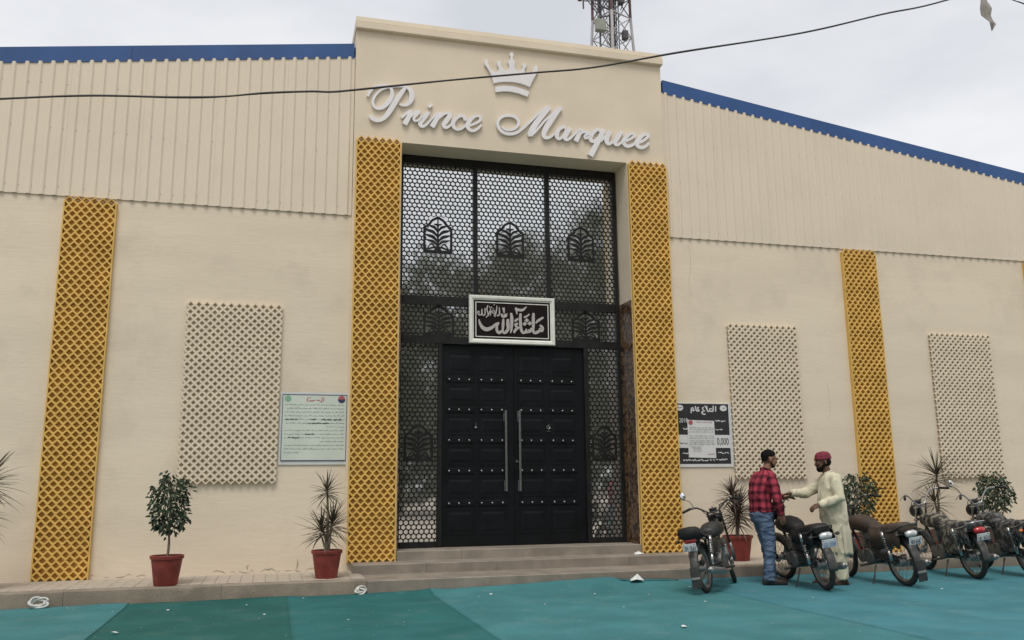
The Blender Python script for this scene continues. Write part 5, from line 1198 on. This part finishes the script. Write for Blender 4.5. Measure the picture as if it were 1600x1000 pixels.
# --- man in the checked shirt, seen from behind, leaning over towards the motorcycle
def man_checked():
    t = thing('person', (6.13, 10.37, .022), 'man in red checked shirt and blue jeans standing with his back turned', 'person', None, radians(-2)); t.scale = (.98,)*3
    sh = {1: (.075, .185, 1.395), -1: (.075, -.185, 1.385)}
    elb = {1: (.20, .25, 1.14), -1: (.085, -.262, 1.115)}; wri = {1: (.40, .10, 1.115), -1: (.165, -.215, .895)}
    ank = {1: (.14, .10, .09), -1: (.0, -.10, .09)}; kne = {1: (.10, .10, .50), -1: (.03, -.10, .50)}; hip = {1: (0, .085, .90), -1: (0, -.085, .90)}
    b = MB()
    torso(b, [(.0, .84, .09, .14, 0), (.0, .95, .105, .155, 0), (.01, 1.06, .09, .135, 0), (.03, 1.2, .10, .145, 0), (.055, 1.32, .105, .165, 0), (.075, 1.40, .085, .16, 0), (.09, 1.45, .05, .09, 0)])
    limb(b, [(.085, 0, 1.40), (.115, 0, 1.50), (.135, 0, 1.55)], [.062, .056, .056])
    for s in (-1, 1):
        limb(b, [(.065, s*.10, 1.385), sh[s], elb[s], wri[s]], [.055, .052, .040, .027]); limb(b, [hip[s], kne[s], ank[s]], [.080, .055, .038]); foot(b, ank[s], 0 if s > 0 else -.25)
    hand(b, wri[-1], (.25, .12, -1), (.55, .85, 0), 1, .32, 1); hand(b, wri[1], (1, -.35, .0), (0, -.5, -1), 1, .45, -1)
    H = head(b, (.158, -.005, 1.615), radians(-6), radians(9), 1.02)
    body = melt(b, 'body', 'skin_brown', t, .0058, 4)
    face_details(H, body, 'hair')
    hb = MB(H)     # short cropped hair: cap over the skull, full at the crown, tight at the nape, a short beard line
    hb.ball((-.014, 0, .043), .105, .0795, .086, 22, 14); hb.ball((-.028, 0, -.004), .079, .0715, .050, 18, 10)
    keepv = []; inv = H.inverted()
    for v in hb.v:
        p = inv @ Vector(v); fx = .064 if p.z > .075 else .064-(.075-p.z)*1.3
        if p.x > fx: p.x = fx+(p.x-fx)*.1
        if p.z < .05 and p.x > -.03: p.y *= 1-.16*min(1, (.05-p.z)/.05)
        keepv.append(tuple(H @ p))
    hb.v = keepv; melt(hb, 'hair', 'hair', body, .005, 2, .006, 60)
    bd = MB(H); bd.ball((.044, 0, -.078), .042, .047, .030, 14, 8)
    for sy in (-1, 1): bd.tube([(.0, sy*.068, -.03), (.018, sy*.060, -.065), (.045, sy*.035, -.085)], [.008, .012, .016], 8)
    melt(bd, 'beard', 'hair', body, .006, 3)
    # shirt
    b = MB()
    torso(b, [(-.005, .925, .125, .182, 0), (-.01, 1.00, .128, .182, 0), (-.012, 1.10, .128, .178, 0), (-.002, 1.20, .132, .182, 0), (.025, 1.30, .132, .195, 0), (.05, 1.38, .115, .198, 0), (.072, 1.43, .085, .155, 0), (.09, 1.47, .066, .085, 0)], 2.5)
    for s in (-1, 1):
        e2 = Vector(elb[s]); w2 = Vector(wri[s]); limb(b, [(.055, s*.09, 1.37), sh[s], (Vector(sh[s])+e2)/2+Vector((0, s*.004, 0)), e2, (e2+w2)/2, w2+(w2-e2).normalized()*.0], [.075, .074, .066, .058, .052, .045], 14)
    limb(b, [(.075, 0, 1.43), (.10, 0, 1.485)], [.078, .068], 16)
    sm = melt(b, 'shirt', 'plaid_cloth', t, .0085, 7, .024, 8.5, (1, 1, .75))
    me = sm.data; at = me.attributes.new('cloth', 'FLOAT_VECTOR', 'POINT')
    def seg_d(p, a, c):
        a, c = Vector(a), Vector(c); u = c-a; k = max(0, min(1, (p-a).dot(u)/u.length_squared)); return (p-a-u*k).length, k*u.length, a+u*k, u.normalized()
    vals = []
    for v in me.vertices:
        p = v.co; best = None
        for s in (-1, 1):
            L1 = (Vector(sh[s])-Vector(elb[s])).length
            for (a, c, o_) in ((sh[s], elb[s], 0), (elb[s], wri[s], L1)):
                d, k, q, u = seg_d(p, a, c)
                if d < .085 and (abs(p.y) > .196 or p.z < 1.0 and abs(p.y) > .185 or p.x > .17) and (best is None or d < best[0]): best = (d, k+o_, p-q, u, s)
        if best:
            n = best[2]; r1 = best[3].cross(X_).normalized(); r2 = best[3].cross(r1); an = math.atan2(n.dot(r1), n.dot(r2)); vals += [an*.060+.02, best[1]+.01, 0]
        else:
            cx = .0+.06*max(0, p.z-1.2)/.2; an = math.atan2(p.y/.19, (p.x-cx)/.13); vals += [an*.158, p.z, 0]
    at.data.foreach_set('vector', vals)
    # collar
    b = MB(); b.tube([(.10+.062*cos(a), .070*sin(a), 1.478-.022*cos(a)) for a in [2*pi*i/20 for i in range(21)]], .017, 8); co = melt(b, 'collar', 'plaid_cloth', sm, .006, 2)
    at = co.data.attributes.new('cloth', 'FLOAT_VECTOR', 'POINT'); at.data.foreach_set('vector', [c for v in co.data.vertices for c in (v.co.y, v.co.z, 0)])
    # jeans
    b = MB(); torso(b, [(.0, .80, .115, .165, 0), (-.012, .90, .128, .170, 0), (-.006, .97, .118, .160, 0), (.0, 1.03, .106, .150, 0)], 2.5)
    for s in (-1, 1):
        h_, k_, a_ = Vector(hip[s]), Vector(kne[s]), Vector(ank[s]); limb(b, [h_+Vector((0, 0, .02)), (h_+k_)/2, k_, (k_+a_)/2, a_+Vector((-.005, 0, .02)), a_+Vector((-.01, 0, -.03))], [.100, .090, .078, .072, .072, .078], 14)
    melt(b, 'jeans', 'denim', t, .0085, 6, .020, 13, (.8, .8, 1.7))
    b = MB(); torso(b, [(.0, 1.018, .110, .154, 0), (.0, 1.05, .108, .152, 0)], 2.5); b.build('belt', 'belt', t, True)
    for s in (-1, 1):
        b = MB(); a = Vector(ank[s]); y = 0 if s > 0 else -.25; f = Vector((cos(y), sin(y), 0)); l = Vector((-sin(y), cos(y), 0))
        b.loft([ell(Vector((a.x, a.y, zc))+f*x, l, Z_, w_, h, 14, 3) for x, zc, w_, h in ((-.092, .045, .020, .030), (-.08, .055, .040, .052), (0, .060, .045, .058), (.07, .048, .048, .045), (.14, .036, .051, .034), (.20, .030, .044, .027), (.225, .026, .022, .020))]); b.build('shoe', 'shoe_leather', t, True)
man_checked()

# --- man in cream shalwar kameez and maroon cap, arm held out
def man_cream():
    t = thing('person', (7.03, 10.09, .024), 'bearded man in cream shalwar kameez and maroon cap holding out his hand', 'person', None, radians(163)); t.scale = (.98,)*3
    sh = {1: (.02, .185, 1.345), -1: (.04, -.185, 1.345)}
    elb = {1: (.02, .265, 1.10), -1: (.30, -.185, 1.165)}; wri = {1: (.265, .245, 1.015), -1: (.535, -.075, 1.165)}
    ank = {1: (.02, .11, .09), -1: (.10, -.10, .09)}; kne = {1: (.035, .105, .48), -1: (.08, -.10, .48)}; hip = {1: (0, .085, .88), -1: (0, -.085, .88)}
    b = MB()
    torso(b, [(.0, .82, .095, .14, 0), (.01, .93, .12, .155, 0), (.03, 1.05, .125, .15, 0), (.03, 1.18, .115, .15, 0), (.03, 1.29, .11, .165, 0), (.03, 1.36, .085, .16, 0), (.045, 1.41, .05, .09, 0)])
    limb(b, [(.04, 0, 1.36), (.075, 0, 1.46), (.095, 0, 1.51)], [.064, .058, .058])
    for s in (-1, 1):
        limb(b, [(.03, s*.10, 1.34), sh[s], elb[s], wri[s]], [.055, .052, .040, .028]); limb(b, [hip[s], kne[s], ank[s]], [.080, .055, .038]); foot(b, ank[s], .15*s)
    hand(b, wri[-1], (1, .18, -.12), (0, .25, -1), 1.05, .42, -1); hand(b, wri[1], (.9, -.15, -.35), (-.2, -.6, -1), 1.05, .75, 1)
    H = head(b, (.115, .0, 1.572), radians(4), radians(6), 1.02)
    body = melt(b, 'body', 'skin_dark', t, .0058, 4)
    face_details(H, body, 'hair')
    bd = MB(H); bd.ball((.050, 0, -.088), .046, .050, .044, 14, 10)
    for sy in (-1, 1): bd.tube([(.0, sy*.072, .0), (.012, sy*.068, -.04), (.045, sy*.045, -.08)], [.010, .015, .022], 8)
    bd.tube([(.088, -.03, -.052), (.100, 0, -.044), (.088, .03, -.052)], [.005, .008, .005], 6)
    melt(bd, 'beard', 'hair', body, .006, 3)
    hb = MB(H); hb.ball((-.040, 0, -.005), .072, .079, .065, 16, 10)
    melt(hb, 'hair', 'hair', body, .006, 3)
    cp = MB(H); cp.loft([ell((x, 0, z), X_, Y_, rx, ry, 22, 2.1) for x, z, rx, ry in ((-.012, .036, .107, .086), (-.013, .044, .108, .087), (-.014, .07, .105, .085), (-.015, .095, .096, .077), (-.016, .114, .080, .064), (-.016, .128, .056, .045), (-.016, .135, .022, .018))])
    cap = cp.build('cap', 'cap_cloth', t, True)
    cp = MB(H); cp.loft([ell((-.012, 0, z), X_, Y_, rx, ry, 22, 2.1) for z, rx, ry in ((.030, .108, .087), (.034, .111, .090), (.052, .111, .090), (.056, .108, .087))]); cp.build('cap_band', 'cap_cloth', cap, True)
    # kameez: closed to the hip, then front and back panels with side slits
    b = MB()
    torso(b, [(.006, .69, .10, .15, 0), (.006, .73, .142, .188, 0), (.015, .82, .160, .206, 0), (.028, .92, .166, .207, 0), (.042, 1.05, .168, .198, 0), (.035, 1.17, .155, .192, 0), (.03, 1.28, .138, .198, 0), (.03, 1.35, .115, .192, 0), (.04, 1.395, .085, .14, 0), (.05, 1.43, .062, .078, 0)], 2.4)
    for s in (-1, 1):
        e2 = Vector(elb[s]); w2 = Vector(wri[s]); limb(b, [(.03, s*.09, 1.335), sh[s], (Vector(sh[s])+e2)/2, e2, (e2+w2)/2, w2], [.078, .079, .074, .068, .060, .050], 14)
    k = melt(b, 'kameez', 'cream_cloth', t, .0085, 7, .030, 6.5, (1, 1, .5))
    for nm, sgn, zb in (('front_panel', 1, .40), ('back_panel', -1, .375)):
        p = MB(); n = 30; rows = []
        for i in range(17):
            z = .93-(.93-zb)*i/16; q = i/16; g = min(1, q/.55); g = g*g*(3-2*g); inner = []; outer = []
            for j in range(n+1):
                u = -1+2*j/n; span = (86-16*q) if sgn > 0 else (88-5*q)
                a = radians(span*u+(0 if sgn > 0 else 180)); fold = 1+.05*q*sin(u*13+.7)+.05*q*noise.noise((u*3, z*3, 2+sgn))
                rx, ry = (.142+.030*g+.012*q)*fold, (.188+.022*g)*fold
                outer.append((.006+rx*cos(a), ry*sin(a), z+.010*sin(u*6)*q)); inner.append((.006+(rx-.006)*cos(a), (ry-.006)*sin(a), z+.010*sin(u*6)*q))
            rows.append(outer+inner[::-1])
        p.loft(rows); p.build(nm, 'cream_cloth', k, True)
    p = MB(); p.tube([(.062+.050*cos(a), .058*sin(a), 1.435-.018*cos(a)) for a in [2*pi*i/20 for i in range(21)]], .015, 8); melt(p, 'collar', 'cream_cloth', k, .006, 2)
    for s in (-1, 1):
        w2 = Vector(wri[s]); d = (w2-Vector(elb[s])).normalized(); p = MB(); p.tube([w2-d*.045, w2+d*.012], [.050, .047], 16); p.build('cuff', 'cream_cloth', k, True)
    # shalwar
    b = MB(); torso(b, [(.0, .66, .13, .185, 0), (.0, .80, .14, .185, 0), (.0, .92, .12, .165, 0)], 2.4)
    for s in (-1, 1):
        h_, k_, a_ = Vector(hip[s]), Vector(kne[s]), Vector(ank[s]); limb(b, [h_, (h_+k_)/2, k_, (k_+a_)/2, a_+Vector((-.005, 0, .02)), a_+Vector((-.01, 0, -.02))], [.115, .115, .105, .092, .080, .078], 14)
    melt(b, 'shalwar', 'cream_cloth', t, .0085, 6, .026, 9, (1, 1, .45))
    for s in (-1, 1):
        b = MB(); a = Vector(ank[s]); y = .15*s; f = Vector((cos(y), sin(y), 0)); l = Vector((-sin(y), cos(y), 0))
        b.loft([ell(Vector((a.x, a.y, .012))+f*x, l, Z_, w_, .012, 14, 3) for x, w_ in ((-.095, .02), (-.085, .038), (0, .043), (.08, .047), (.15, .050), (.205, .040), (.225, .018))]); so = b.build('sandal', 'sandal_leather', t, True)
        b = MB()
        for x, h in ((.10, .062), (.14, .055), (-.055, .10)): b.tube([Vector((a.x, a.y, 0))+f*x+l*.05*cos(q)+Vector((0, 0, .012+h*sin(q))) for q in [pi*i/10 for i in range(11)]], .010, 6)
        b.build('strap', 'sandal_leather', so, True)
man_cream()
